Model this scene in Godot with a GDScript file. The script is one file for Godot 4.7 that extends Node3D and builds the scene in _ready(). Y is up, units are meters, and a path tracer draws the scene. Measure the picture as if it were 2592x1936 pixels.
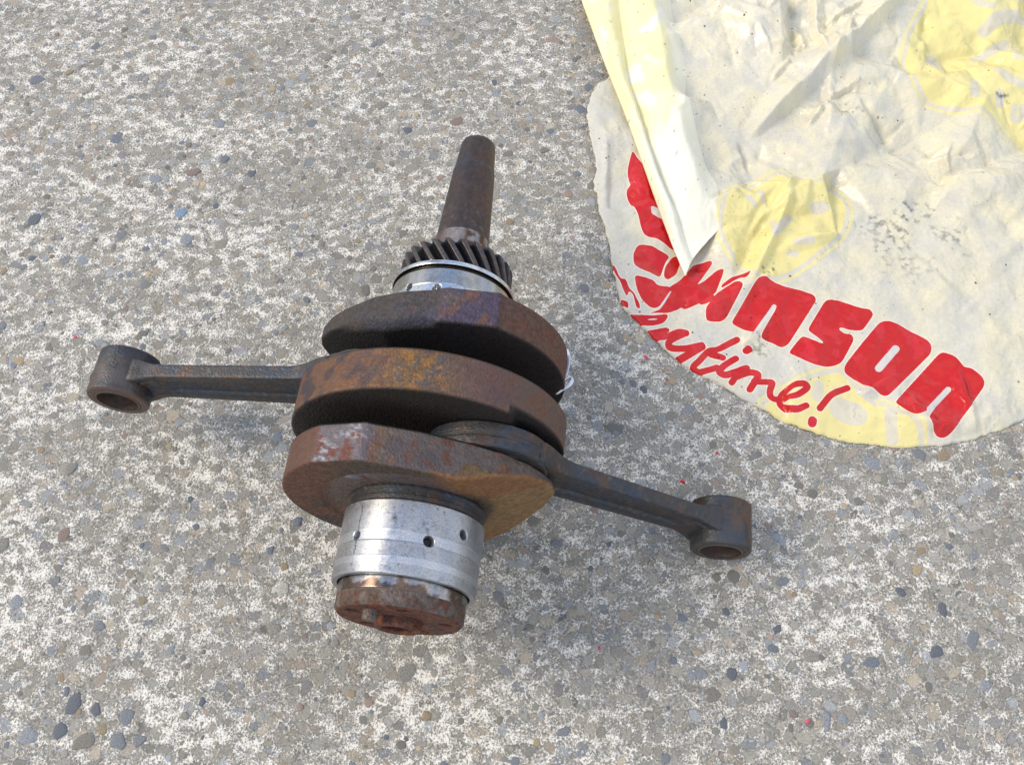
extends Node3D
# A rusty flat-twin crankshaft with its two connecting rods lies on worn exposed-aggregate concrete beside an old plastic carrier bag.
# Units are metres; traced outlines are in millimetres on the ground (x, z).

const RED_SHAPES := [
	[109.8,-185.1,108.4,-181.2,106.4,-173.3,105.9,-167.7,106.4,-161.6,107.4,-159.4,105.7,-157.5,104.5,-155.3,104.6,-149.6,106.3,-144.3,108.2,-141.1,109.9,-136.8,111.1,-131,111.8,-125.8,113.8,-121.2,118.8,-118.6,124.4,-114.5,128.7,-110.7,132,-110.2,137.1,-110.9,133.8,-121.2,125.5,-152.9],
	[111.1,-116,115.2,-114.1,127.2,-106.3,123.9,-101.3,120.4,-91.5,119,-90.7,107.1,-97.5,105.5,-100.2,105.6,-107.8,108.1,-114.1],
	[132.9,-105.9,133.8,-104,129.7,-93,124.2,-88.5,122.2,-91.1,123.4,-97.9,128.1,-105.1,130.1,-106.3],
	[105.2,-92.2,116,-88.1,117.1,-85.8,118.9,-84.1,126.1,-83.8,125.7,-82.1,121.3,-74.8,117,-70.6,112.4,-72.6,108.9,-76.6,106.2,-83.6],
	[124.5,-83.5,129.8,-87,134,-91.8,140.5,-100.9,149.9,-102.1,151.3,-99.8,148.3,-95.6,140.7,-85.1,143.7,-87,151.9,-93.3,154.9,-94.2,156.3,-93.6,156.1,-91.5,152.1,-82.1,150.5,-78.4,144.8,-74.8,141.1,-72.2,134.7,-70,132.2,-69.5,131.1,-71.3,128.4,-69.3,123.3,-67.7,112.2,-68.6,117.8,-69.5,120.6,-72.9],
	[140.1,-71.9,145,-76.8,150.4,-78.1,147.7,-72.6,143.5,-71.1],
	[92.1,-101.3,94.4,-99.8,97.2,-91.1,100.3,-90.7,101.9,-84.7,104.3,-82.1,106.5,-77,107.8,-73.3,107.3,-71.1,105.5,-72.2,104.2,-80.7,101.8,-83.2,100.6,-79.2,98.7,-83.6,97.1,-89.6,94.2,-94.9],
	[96.5,-77.7,100.2,-76.6,101.2,-74.8,100.8,-71.1,97.2,-74.4],
	[98.5,-69.3,103.4,-67.5,117,-66.8,122.7,-67.5,123.1,-65.3,120.4,-61.8,114.1,-60,105.5,-60.7,102.2,-63.5,99.6,-66.8],
	[151.1,-78.4,153.8,-80.7,162.5,-85.5,165.5,-84.4,165.8,-81.4,155.1,-62.5,151.8,-60.2,143.8,-60.7,143.7,-68.2],
	[155.5,-85.2,160.9,-88.5,168.2,-90.7,171.5,-91.2,168.7,-87,164.6,-87.3,154.9,-82.3,154.4,-83.5],
	[175.2,-86.6,178.7,-86.9,189.2,-81.8,195.4,-80.4,205.9,-76.7,207,-72.9,188.1,-45.9,184.2,-44.2,173.9,-50.1,173.9,-52.4,183.6,-67.8,184.1,-70,182.5,-70.2,171.9,-54.3,169.5,-53,158.7,-58.5,158.3,-60.5,171.7,-81.8],
	[211.3,-71.8,214.1,-73.2,219.9,-72.9,231.3,-67.3,235.8,-66.9,237.6,-64.3,237,-62.4,231.2,-55,229.1,-54.2,222.8,-54.6,218.6,-56.1,217.1,-55,219.9,-52.4,223.7,-52.4,225,-50.2,224.2,-47.3,216.5,-35.1,212.3,-32.6,206.5,-31.9,200.4,-32.6,188.8,-40.1,188.4,-41.9,195.2,-49.8,197.2,-50.6,206.1,-45.6,207.8,-46.6,200.5,-53.1,200.2,-55.3],
	[241,-59.4,245.6,-60.4,250.4,-58.3,265.7,-48,267.5,-44.4,266.3,-40.1,242.3,-18.2,239.3,-15.5,236.7,-14.4,232.4,-18.2,217.8,-28,217,-30.8,218.6,-34.3,229.9,-47.3],
	[271,-40.1,273.7,-40.6,279.3,-37.2,282.4,-31.2,286,-30.5,291.4,-23.8,291,-19.6,267.9,7.4,264.4,9.4,261,8.4,255.7,1.4,255.4,0.1,272.4,-18.2,271.8,-19.2,270.4,-18.9,257.8,-5.6,252.2,-2.4,249.3,-2.9,241.9,-9.3,241.5,-11],
]
const RED_GAPS := [
	[117.7,-141.3,124.5,-138.9,127.4,-132.9,124.4,-131.8,118.2,-135.8],
	[110.6,-64.1,114.4,-65,118.1,-64.6,114.3,-63.6],
	[125.3,-81.4,125.9,-81,121.9,-74,118.5,-69.7,116,-69.5,118.6,-71.9],
]
const RED_STROKES := [
	[1.5,[111.3,-55.2,116.9,-56.1,121.4,-57.1]],
	[1.7,[113.9,-52.5,121.6,-52.9,128.4,-54.5,131.8,-53.9]],
	[1.5,[131.8,-53.9,123.5,-50.1,122.1,-47.6,124.4,-45.5,132.5,-44.8,140.3,-46.4]],
	[1.8,[140.2,-45.5,133.4,-41.4,127.4,-38.5]],
	[1.4,[160.4,-49.9,149.6,-44.4,143.8,-42.7,138.5,-37.3,134.8,-33.8,137.5,-30.8,144,-32.1,147.6,-33.1]],
	[1.6,[144.9,-41.2,151.2,-39]],
	[1.5,[158.5,-38.2,151.5,-33.8,149,-30.5,152.3,-28.6,158.5,-30.2,163.9,-32.4]],
	[1.4,[163.4,-32.1,158.2,-28,155.2,-24.2]],
	[1.5,[158.2,-27.3,165.7,-29.7,169.8,-28,167.6,-24.2,164.6,-19.9]],
	[1.4,[167.2,-24.2,173.6,-24.2,177.2,-23.5,175.6,-19.4,175.5,-15.6,178.7,-13.8,188.1,-14.5,194.7,-19,193.3,-21.2,187.3,-20.6,181.5,-16.1,179.9,-11.4,182.9,-7.5,187.9,-6.7,192.8,-8.5]],
	[1.4,[200.3,-7.3,207,-14.8,211.9,-17.9,217.8,-20.3]],
	[1.8,[195.7,-0.6,195.5,0.6]],
	[1.7,[164.9,-42.9,166.3,-43.9]],
]
const RED_SLOTS := [
	[1.6,[247.2,-42.9,236.3,-31.4]],
	[1.2,[271.5,-18.2,258.1,-5.6]],
	[0.9,[182.6,-69.3,170.6,-53]],
]
const YELLOW_SHAPES := [
	[158.4,-144.3,169.7,-155,180.3,-159.2,192.8,-165.1,201.1,-165.6,206.4,-159.8,217.2,-156.9,225.2,-159,232.9,-153.1,238.4,-143.1,237.7,-132,232.4,-118.7,223.3,-108,212.2,-98.6,193.5,-86,178.6,-82.4,165.1,-90.6,158.6,-102.1,153.5,-119.9],
	[324.7,-321.4,306,-296.4,294.4,-277.8,286.7,-257.9,284.7,-240.3,288.6,-223.2,296.1,-212.3,307.7,-206.9,322.8,-203.6,331.1,-198.3,340.7,-185.4,350.7,-177.4,372.1,-174.3,405,-249.1,411,-321.4],
	[167,-11.4,190.6,-25.9,211.2,-33.3,220.6,-29.4,231.7,-14.1,236.5,-13.4,241.3,-9.3,251.5,-1.9,255.5,8.7,252.8,21.7,222.7,23,182.4,12],
]
const YELLOW_MARKS := [
	[3.1,[215,-134.7,219.1,-135.4]],
	[1.7,[187,-114.5,193.4,-122.3,198.6,-128.3]],
	[1.3,[187.2,-124.1,187.4,-113.9]],
	[1.8,[199,-108.9,207.7,-109.7]],
	[1.7,[175.4,-143.1,178.2,-136.9]],
	[1.7,[183.2,-149.3,184.7,-140.6]],
	[1.5,[195.3,-103.3,198.6,-102.7]],
	[5.1,[310,-252.6,310.2,-247.3]],
	[2.1,[343.1,-310.7,344,-296.4,350.9,-290.8]],
	[1.8,[357.5,-313.6,356.2,-302.1,359.8,-300.2,361.6,-313.6]],
	[3.2,[345.5,-276,357.5,-284.3,379.5,-288.9]],
	[2.6,[336.9,-255.3,348.9,-261.5,358.7,-266.9]],
	[2.2,[363.4,-261.5,360.8,-250.8]],
	[2.9,[347.2,-240.3,353.6,-231.7,364.2,-227.4]],
	[2.6,[329,-231.7,324.1,-218.1]],
	[2.3,[342,-220.7,340.7,-212.3]],
	[1.5,[350.9,-212.3,348.3,-204,353.3,-204,355.4,-212.3]],
	[2.7,[368.4,-305,375,-304]],
	[2.4,[201.8,-21,199.5,-14.1]],
	[5.5,[212.6,-7.3,218.9,-4.6]],
	[2.5,[237.2,-3.9,237.1,10]],
	[2.5,[224.9,-18.2,229.3,-14.8]],
]
const BAG_OUTLINE := [99.1,-252.3,89.5,-241.2,83.7,-225.3,82.6,-209.4,84.3,-193.2,87.2,-174.3,85.2,-165.1,84.1,-156,85.9,-153,86,-144,89.7,-129.4,92.3,-109.5,94,-92.9,95.9,-80.8,99.5,-71.5,111,-57.2,123.3,-42.6,135.4,-30.9,153.9,-20,173.8,-5.8,183.6,0.1,203.6,8.1,224,12.5,244.8,13.4,266,12,283.6,8.6,297.4,3.5,309.8,-1.8,331.7,-14,349.9,-33.4,370.2,-66.3,390.5,-120.8,418.3,-212.7,439.7,-319.4,438.4,-396.3,387.8,-426.8,300.5,-431.2,210.6,-417.9,155.9,-392,118.6,-342.8,105.2,-296.7]
const FLAP_EDGE := [74.3,-361,81.6,-314,85.7,-295.2,94.6,-255.7,107.2,-205.4,118.6,-152.6,127.5,-113.7,134.1,-90.4]
const FLAP_CREASE := [133.1,-356,139.3,-309.3,144.6,-269.1,145.1,-241.3,144.3,-222.9,148.8,-192.2,154.4,-161.4,161.7,-126.9]
const FLAP_VALLEY := [101.8,-358.5,106.5,-311.6,108.3,-274.8,109.7,-243.3,114.4,-213.3,120.2,-181.4,127.5,-148.1,140,-102.6]
const STONES := [ # x, z, radius, elongation, angle, tone (mm, degrees)
	[-248.2,-278.6,5.9,1.5,0,1],
	[-279.6,-248.4,6.3,1.3,20,1],
	[-216.6,-199.1,6.5,1.2,0,1],
	[-146.4,-181.6,3.7,1.1,0,1],
	[-128.1,-170.4,3.9,1.2,60,1],
	[-187.3,-166.1,4.9,1.4,0,0],
	[-167.5,-140.2,4.8,1.2,60,7],
	[-255.0,-135.2,5.7,1.6,65,1],
	[-151.5,-246.3,5.2,1.2,60,4],
	[-209.6,-286.3,3.2,1.2,0,0],
	[-32.6,-205.0,3.5,1.1,40,1],
	[-94.7,-210.9,4.6,1.2,0,0],
	[-220.0,-105.8,4.7,1.1,0,0],
	[-183.9,-113.9,3.3,1.4,0,1],
	[-180.1,-88.8,4.1,1.4,60,0],
	[-160.8,-120.8,5.2,1.2,0,0],
	[-200.8,-123.9,4.7,1.3,60,0],
	[-1.5,-212.5,5.1,1.6,30,3],
	[117.7,103.5,3.1,1.1,0,1],
	[139.1,129.8,3.6,1.0,0,1],
	[111.3,124.0,3.0,1.2,50,1],
	[119.6,130.5,3.4,1.0,0,0],
	[163.8,109.0,2.9,1.5,40,1],
	[160.5,118.2,3.0,1.3,0,1],
	[181.0,151.0,3.7,2.2,90,0],
	[188.7,150.1,3.0,1.1,0,0],
	[227.2,90.9,3.3,1.2,120,1],
	[257.9,113.6,5.0,1.8,75,0],
	[206.8,124.9,4.5,1.8,0,1],
	[166.1,148.2,2.6,1.1,0,3],
	[169.3,85.6,3.9,1.4,0,0],
	[259.1,135.1,3.7,1.5,80,0],
	[139.3,100.8,2.7,1.0,0,1],
	[-210.5,96.4,4.7,1.4,110,0],
	[-171.8,119.5,4.2,1.3,0,2],
	[-172.4,144.5,5.9,1.9,80,1],
	[-161.1,146.1,3.7,1.4,125,1],
	[-176.9,138.1,2.6,1.5,80,1],
	[-176.3,155.5,4.4,1.2,50,1],
	[-190.4,158.0,5.1,1.3,160,0],
	[-164.1,160.1,5.5,1.7,15,2],
	[-156.6,155.0,3.1,1.1,45,4],
	[-148.2,160.6,5.1,1.1,0,0],
	[-138.5,159.6,4.0,1.2,40,0],
	[-146.4,149.4,4.8,1.1,0,0],
	[-111.8,142.7,2.4,1.6,80,1],
	[-130.5,118.6,3.0,1.5,75,0],
	[-167.2,107.3,3.9,1.1,0,0],
	[-181.1,132.0,3.0,1.1,0,4],
	[-148.5,95.4,2.7,1.1,0,4],
	[-81.1,38.9,3.1,1.0,0,0],
	[-76.0,54.5,3.2,1.1,0,1],
	[-88.2,69.7,2.8,1.2,90,1],
	[-117.5,76.8,4.0,1.2,0,0],
	[57.1,66.0,3.4,1.3,10,0],
	[27.2,93.1,3.5,1.2,90,0],
	[251.0,17.5,4.6,1.6,160,0],
	[225.0,22.5,5.4,1.5,170,0],
	[238.2,13.0,3.4,1.2,60,3],
	[106.7,-21.0,3.0,1.4,100,1],
	[101.5,-24.6,3.0,1.6,100,1],
	[97.5,-94.2,2.3,1.2,0,0],
	[84.5,-241.5,4.1,1.2,45,1],
	[78.7,-222.8,5.1,1.3,150,1],
	[58.7,-204.7,3.5,1.0,0,1],
	[76.2,-266.0,2.6,1.0,0,1],
	[62.0,-284.1,5.3,2.2,0,3],
	[74.5,-169.8,3.4,1.2,40,0],
	[54.6,-188.6,3.5,1.3,30,2],
	[32.8,-133.8,3.3,1.4,120,4],
]
const FLECKS := [
	[-213.2,-53.8,1.5,0],
	[109.1,-41.1,1.7,0],
	[120.1,-26.6,1.0,1],
	[120.6,-33.2,1.6,2],
	[123.7,32.8,2.0,1],
	[143.3,16.8,1.3,1],
	[172.3,151.5,1.8,0],
	[76.3,118.0,1.4,1],
]
const STRIP_PATH := [60.2,66.0,-9.9,61.2,66.0,-6.0,61.0,65.0,-1.9,59.8,64.0,2.5,57.3,64.0,5.4,58.1,66.0,7.3,59.8,66.0,5.4,62.0,64.0,3.7,62.8,62.0,4.6,61.5,62.0,6.9,58.5,63.0,9.7,55.4,64.0,12.7]


const AXIS_H := 0.0625          # height of the crankshaft's axis above the ground
const YAW := 6.619              # degrees that the shaft is turned from straight away

var fbm := FastNoiseLite.new()
var fine := FastNoiseLite.new()
var tex := {}
var mats := {}
var used := {}


func _ready() -> void:
	# ---- camera
	var cam := Camera3D.new()
	cam.name = "camera"
	cam.position = Vector3(0.034214, 0.454598, 0.200575)
	cam.rotation_degrees = Vector3(-63.5997, 0, 0)
	cam.fov = 45.16
	cam.near = 0.02
	cam.far = 60.0
	add_child(cam)
	cam.current = true
	# ---- sky, sun, exposure
	var env := Environment.new()
	env.background_mode = Environment.BG_SKY
	env.sky = Sky.new()
	env.sky.sky_material = cloudy_sky()
	env.tonemap_mode = Environment.TONE_MAPPER_LINEAR
	env.tonemap_exposure = 1.84
	env.sdfgi_enabled = true
	env.ssao_enabled = true
	env.ssil_enabled = true
	var we := WorldEnvironment.new()
	we.name = "world_environment"
	we.environment = env
	add_child(we)
	var sun := DirectionalLight3D.new()
	sun.name = "sun"
	sun.light_energy = 0.5
	sun.light_color = Color(1.0, 0.94, 0.84)
	sun.light_angular_distance = 26.0
	sun.shadow_enabled = true
	add_child(sun)
	sun.look_at_from_position(Vector3(-1.0, 0.80, -0.12), Vector3.ZERO)
	# ---- noises and textures
	fbm.seed = 11
	fbm.noise_type = FastNoiseLite.TYPE_SIMPLEX_SMOOTH
	fbm.frequency = 1.0
	fbm.fractal_type = FastNoiseLite.FRACTAL_FBM
	fbm.fractal_octaves = 4
	fine.seed = 29
	fine.noise_type = FastNoiseLite.TYPE_SIMPLEX
	fine.frequency = 1.0
	fine.fractal_type = FastNoiseLite.FRACTAL_FBM
	fine.fractal_octaves = 2
	make_textures()
	# ---- the ground
	build_ground()
	# ---- the crankshaft and the bag
	build_crankshaft()
	build_bag()
	# ---- small things
	build_strip()
	build_flecks()


# ------------------------------------------------------------------ helpers

func numbered(called: String, where: String) -> String:
	var key := where + called
	used[key] = used.get(key, -1) + 1
	return called if used[key] == 0 else "%s_%03d" % [called, used[key]]


func tag(o: Node3D, label: String, category: String, group := "") -> void:
	o.set_meta("label", label)
	o.set_meta("category", category)
	if group:
		o.set_meta("group", group)


func put(called: String, mesh: Mesh, m: Material, parent: Node) -> MeshInstance3D:
	var o := MeshInstance3D.new()
	o.name = numbered(called, str(parent.get_instance_id()))
	o.mesh = mesh
	o.material_override = m
	parent.add_child(o, true)
	return o


func lin(r: float, g: float, b: float) -> Color:   # an sRGB 0..255 triple as a linear colour
	return Color(r / 255.0, g / 255.0, b / 255.0).srgb_to_linear()


func sm(a: float, b: float, x: float) -> float:
	return smoothstep(a, b, x)


func n3(p: Vector3, f: float, shift := 0.0) -> float:
	return fbm.get_noise_3d(p.x * f + shift, p.y * f + shift * 0.37, p.z * f - shift)


func f3(p: Vector3, f: float, shift := 0.0) -> float:
	return fine.get_noise_3d(p.x * f + shift, p.y * f, p.z * f - shift)


# A grid of points, rows by cols (cols closed to a ring when wrap), as one smooth mesh. up: face +y; otherwise outward.
func grid(p: PackedVector3Array, rows: int, cols: int, wrap: bool, color, uv := PackedVector2Array(), up := false, hard := PackedInt32Array()) -> ArrayMesh:
	var idx := PackedInt32Array()
	var cc := cols if wrap else cols - 1
	var vol := 0.0
	var mid := Vector3.ZERO
	for i in range(0, p.size(), 17):
		mid += p[i]
	mid /= float((p.size() + 16) / 17)
	var nrm := PackedVector3Array()
	nrm.resize(p.size())
	for r in rows - 1:
		for c in cc:
			var a := r * cols + c
			var b := r * cols + (c + 1) % cols
			var d := a + cols
			var e := b + cols
			idx.append_array([a, b, d, b, e, d])
			var n1 := (p[b] - p[a]).cross(p[d] - p[a])
			var n2 := (p[e] - p[b]).cross(p[d] - p[b])
			nrm[a] += n1
			nrm[b] += n1 + n2
			nrm[d] += n1 + n2
			nrm[e] += n2
			vol += n1.y + n2.y if up else n1.dot(p[a] - mid) + n2.dot(p[b] - mid)
	var s := 1.0 if vol > 0.0 else -1.0
	for i in nrm.size():
		nrm[i] = (nrm[i] * s).normalized()
	if s > 0.0:     # front faces run clockwise
		for i in range(0, idx.size(), 3):
			var t := idx[i + 1]
			idx[i + 1] = idx[i + 2]
			idx[i + 2] = t
	var arr := []
	arr.resize(Mesh.ARRAY_MAX)
	arr[Mesh.ARRAY_VERTEX] = p
	arr[Mesh.ARRAY_NORMAL] = nrm
	arr[Mesh.ARRAY_INDEX] = idx
	if uv.size():
		arr[Mesh.ARRAY_TEX_UV] = uv
	if color != null:
		var cs := PackedColorArray()
		cs.resize(p.size())
		for i in p.size():
			cs[i] = color.call(p[i])
		arr[Mesh.ARRAY_COLOR] = cs
	var m := ArrayMesh.new()
	m.add_surface_from_arrays(Mesh.PRIMITIVE_TRIANGLES, arr)
	return m


# A profile (radius, z) turned round an axis parallel to z through (cx, cy).
func lathe(profile: Array, cx: float, cy: float, seg: int, color, dent = null) -> ArrayMesh:
	var pts := PackedVector3Array()
	for q in profile:
		for k in seg:
			var t := TAU * k / seg
			var r: float = q[0]
			if dent != null:
				r -= dent.call(t, q[1], r)
			pts.append(Vector3(cx + r * cos(t), cy + r * sin(t), q[1]))
	return grid(pts, profile.size(), seg, true, color)


# A profile given by corners; straight runs are cut into steps no longer than step, corners are kept crisp by close pairs of rows.
func runs(corners: Array, step: float) -> Array:
	var out := []
	for i in corners.size() - 1:
		var a := Vector2(corners[i][0], corners[i][1])
		var b := Vector2(corners[i + 1][0], corners[i + 1][1])
		var l := a.distance_to(b)
		var n := maxi(1, int(ceil(l / step)))
		var e := minf(0.00012 / maxf(l, 1e-6), 0.3)
		out.append([a.lerp(b, e).x, a.lerp(b, e).y])
		for k in range(1, n):
			out.append([a.lerp(b, float(k) / n).x, a.lerp(b, float(k) / n).y])
		out.append([a.lerp(b, 1.0 - e).x, a.lerp(b, 1.0 - e).y])
	return out


# ------------------------------------------------------------------ sky and textures

func cloudy_sky() -> PanoramaSkyMaterial:
	var w := 512
	var h := 256
	var n := FastNoiseLite.new()
	n.seed = 5
	n.noise_type = FastNoiseLite.TYPE_SIMPLEX_SMOOTH
	n.frequency = 1.35
	n.fractal_octaves = 5
	var im := Image.create(w, h, false, Image.FORMAT_RGBF)
	for j in h:
		var el := PI * (0.5 - (j + 0.5) / h)
		for i in w:
			var az := TAU * (i + 0.5) / w
			var d := Vector3(cos(el) * sin(az), sin(el), cos(el) * cos(az))
			var up := maxf(d.y, 0.0)
			var blue := Color(0.66, 0.77, 0.93).lerp(Color(0.26, 0.44, 0.84), pow(up, 0.55))
			var q := d / (up + 0.35)
			var c := sm(-0.20, 0.16, n.get_noise_3d(q.x * 1.1, q.y * 0.4, q.z * 1.1))
			var body := 1.18 - 0.22 * sm(0.1, 0.5, n.get_noise_3d(q.x * 2.0 + 9.0, 3.0, q.z * 2.0))
			var k := blue.lerp(Color(body, body * 0.99, body * 0.975), c * 0.95)
			if d.y < 0.0:
				k = k.lerp(Color(0.33, 0.32, 0.30), sm(0.0, -0.06, d.y))
			im.set_pixel(i, j, k)
	var m := PanoramaSkyMaterial.new()
	m.panorama = ImageTexture.create_from_image(im)
	m.energy_multiplier = 0.68
	return m


func cellular(freq: float, kind: int, seed_: int) -> FastNoiseLite:
	var n := FastNoiseLite.new()
	n.seed = seed_
	n.noise_type = FastNoiseLite.TYPE_CELLULAR
	n.frequency = freq
	n.fractal_type = FastNoiseLite.FRACTAL_NONE
	n.cellular_jitter = 1.0
	n.cellular_return_type = kind
	n.domain_warp_enabled = true
	n.domain_warp_amplitude = 1.6 / freq * 0.12
	n.domain_warp_frequency = freq * 1.7
	n.domain_warp_fractal_type = FastNoiseLite.DOMAIN_WARP_FRACTAL_NONE
	return n


func simplex(freq: float, oct: int, seed_: int) -> FastNoiseLite:
	var n := FastNoiseLite.new()
	n.seed = seed_
	n.noise_type = FastNoiseLite.TYPE_SIMPLEX_SMOOTH
	n.frequency = freq
	n.fractal_octaves = oct
	return n


func stretched(n: FastNoiseLite, w: int, h: int, sx: int, sy: int) -> PackedByteArray:
	var im := n.get_image(w / sx, h / sy)
	im.resize(w, h, Image.INTERPOLATE_CUBIC)
	return im.get_data()


func bytes(n: FastNoiseLite, w: int, h: int) -> PackedByteArray:
	return n.get_image(w, h).get_data()


const GX := -0.37
const GZ := -0.37
const GW := 0.82
const GH := 0.60
const TW := 2800
const TH := 2048


func make_textures() -> void:
	var w := TW
	var h := TH
	var f1 := 0.30                                            # sand grains, about 1 mm
	var f2 := 0.052                                           # small stones, about 5 mm
	var d1 := bytes(cellular(f1, FastNoiseLite.RETURN_DISTANCE2_SUB, 7), w, h)
	var v1 := bytes(cellular(f1, FastNoiseLite.RETURN_CELL_VALUE, 7), w, h)
	var d2 := bytes(cellular(f2, FastNoiseLite.RETURN_DISTANCE2_SUB, 8), w, h)
	var v2 := bytes(cellular(f2, FastNoiseLite.RETURN_CELL_VALUE, 8), w, h)
	var pin := bytes(cellular(0.23, FastNoiseLite.RETURN_DISTANCE, 9), w, h)
	var fi := bytes(simplex(0.17, 3, 10), w, h)
	var web := bytes(simplex(0.115, 3, 15), w, h)             # ridges of cement between the grains
	var web2 := bytes(simplex(0.21, 2, 16), w, h)
	var mask := stretched(simplex(0.080, 5, 12), w, h, 3, 2)  # where cement is left, drawn out along the broom marks
	var wide := stretched(simplex(0.04, 3, 13), w, h, 16, 8)
	# tones of sand and stone
	var tones := [[150, 147, 137], [141, 138, 130], [156, 151, 140], [149, 146, 140], [145, 146, 146], [152, 145, 134], [162, 156, 145], [143, 138, 128], [140, 138, 135], [157, 147, 134], [148, 145, 135], [168, 158, 143], [141, 142, 143], [151, 147, 140]]
	var lut := PackedInt32Array()
	var lut2 := PackedInt32Array()
	var rng := RandomNumberGenerator.new()
	rng.seed = 44
	var dust := PackedByteArray()
	for i in 65536:
		dust.append(rng.randi() & 255)
	for i in 256:
		var t: Array = tones[rng.randi() % tones.size()]
		var k := rng.randf_range(0.84, 1.12)
		lut.append_array([int(t[0] * k), int(t[1] * k), int(t[2] * k)])
		t = tones[rng.randi() % tones.size()]
		k = rng.randf_range(0.86, 1.04)
		lut2.append_array([int(t[0] * k), int(t[1] * k), int(t[2] * k)])
	var col := PackedByteArray()
	col.resize(w * h * 3)
	var hgt := PackedByteArray()
	hgt.resize(w * h)
	var ramp := PackedByteArray()                             # smooth step for cement cover
	for i in 512:
		ramp.append(int(255.0 * smoothstep(175.0, 215.0, float(i))))
	for y in h:
		var down := (y * 20) / h - 34
		for x in w:
			var i := y * w + x
			var e2 := d2[i]
			var stone := e2 > 26 and (v2[i] & 7) < 4
			var k := v2[i] * 3 if stone else v1[i] * 3
			var r := lut2[k] if stone else lut[k]
			var g := lut2[k + 1] if stone else lut[k + 1]
			var b := lut2[k + 2] if stone else lut[k + 2]
			var f := fi[i]
			var du := dust[(x * 7919 + y * 104729) & 65535]
			# cement cover: threads along the ridges, closing up where the mask is high; more to the left and near, which also paints in the light's falloff
			var lace := maxi(120 - absi(web[i] - 128) * 5, 112 - absi(web2[i] - 128) * 5)
			var a := mask[i] + ((wide[i] - 128) >> 1) + (maxi(lace, -20) * 7 >> 3) + ((f - 128) * 3 >> 2) + ((w - x) * 66) / w + down + ((du - 128) >> 3)
			if stone:
				a -= mini(e2, 80)
			var c := ramp[clampi(a, 0, 511)]
			if pin[i] < 64:
				c = c * (pin[i] + 22) / 86
			var sh := 217 + (f * 50 >> 8) + (du * 34 >> 8)
			if stone and e2 < 48:
				sh -= (48 - e2) * 3
			elif not stone and d1[i] < 30:
				sh -= (30 - d1[i]) * 2
			if du > 246:
				sh -= 60
			r = r * sh >> 8
			g = g * sh >> 8
			b = b * (sh - 2) >> 8
			var cs := 218 + (f >> 4) + (du >> 4)
			var o := i * 3
			col[o] = mini(255, r + (((240 * cs >> 8) - r) * c >> 8))
			col[o + 1] = mini(255, g + (((234 * cs >> 8) - g) * c >> 8))
			col[o + 2] = mini(255, b + (((222 * cs >> 8) - b) * c >> 8))
			hgt[i] = clampi(80 + (c >> 1) + (f >> 2) + (mini(e2, 60) >> 1 if stone else mini(d1[i], 60) >> 1) - (50 if pin[i] < 40 else 0), 0, 255)
	var im := Image.create_from_data(w, h, false, Image.FORMAT_RGB8, col)
	var hi := Image.create_from_data(w, h, false, Image.FORMAT_L8, hgt)
	for k in 2:                                               # two sheets, side by side
		var part := Rect2i(k * w / 2, 0, w / 2, h)
		tex["ground%d" % k] = ImageTexture.create_from_image(im.get_region(part))
		tex["height%d" % k] = ImageTexture.create_from_image(hi.get_region(part))
	# small repeating textures for metal
	tex.grain = mixed(512, 0.10, 4, 21, 196, 255)
	tex.stone = mixed(512, 0.09, 4, 25, 140, 255)
	tex.pits = mixed(512, 0.045, 5, 22, 0, 255)
	tex.brush = mixed(512, 0.02, 4, 23, 190, 255)
	tex.rough = mixed(512, 0.03, 4, 24, 110, 255)


func mixed(size: int, freq: float, oct: int, seed_: int, lo: int, hi: int) -> ImageTexture:
	var im := simplex(freq, oct, seed_).get_seamless_image(size, size)
	var d := im.get_data()
	for i in d.size():
		d[i] = lo + (hi - lo) * d[i] / 255
	return ImageTexture.create_from_image(Image.create_from_data(size, size, false, Image.FORMAT_L8, d))


func metal(key: String, metallic: float, rough: float, bump: float, scale: float, spec := 0.5) -> StandardMaterial3D:
	if mats.has(key):
		return mats[key]
	var m := StandardMaterial3D.new()
	m.resource_name = key
	m.vertex_color_use_as_albedo = true
	m.albedo_texture = tex.grain
	m.metallic = metallic
	m.roughness = rough
	m.roughness_texture = tex.rough
	m.metallic_specular = spec
	m.uv1_triplanar = true
	m.uv1_scale = Vector3.ONE * scale
	if bump > 0.0:
		m.heightmap_enabled = true
		m.heightmap_texture = tex.pits
		m.heightmap_scale = bump
	mats[key] = m
	return m


# ------------------------------------------------------------------ ground

func ground_y(x: float, z: float) -> float:
	return 0.00035 * fbm.get_noise_2d(x * 60.0, z * 60.0) + 0.00025 * fine.get_noise_2d(x * 240.0, z * 240.0) - 0.0002


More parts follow.
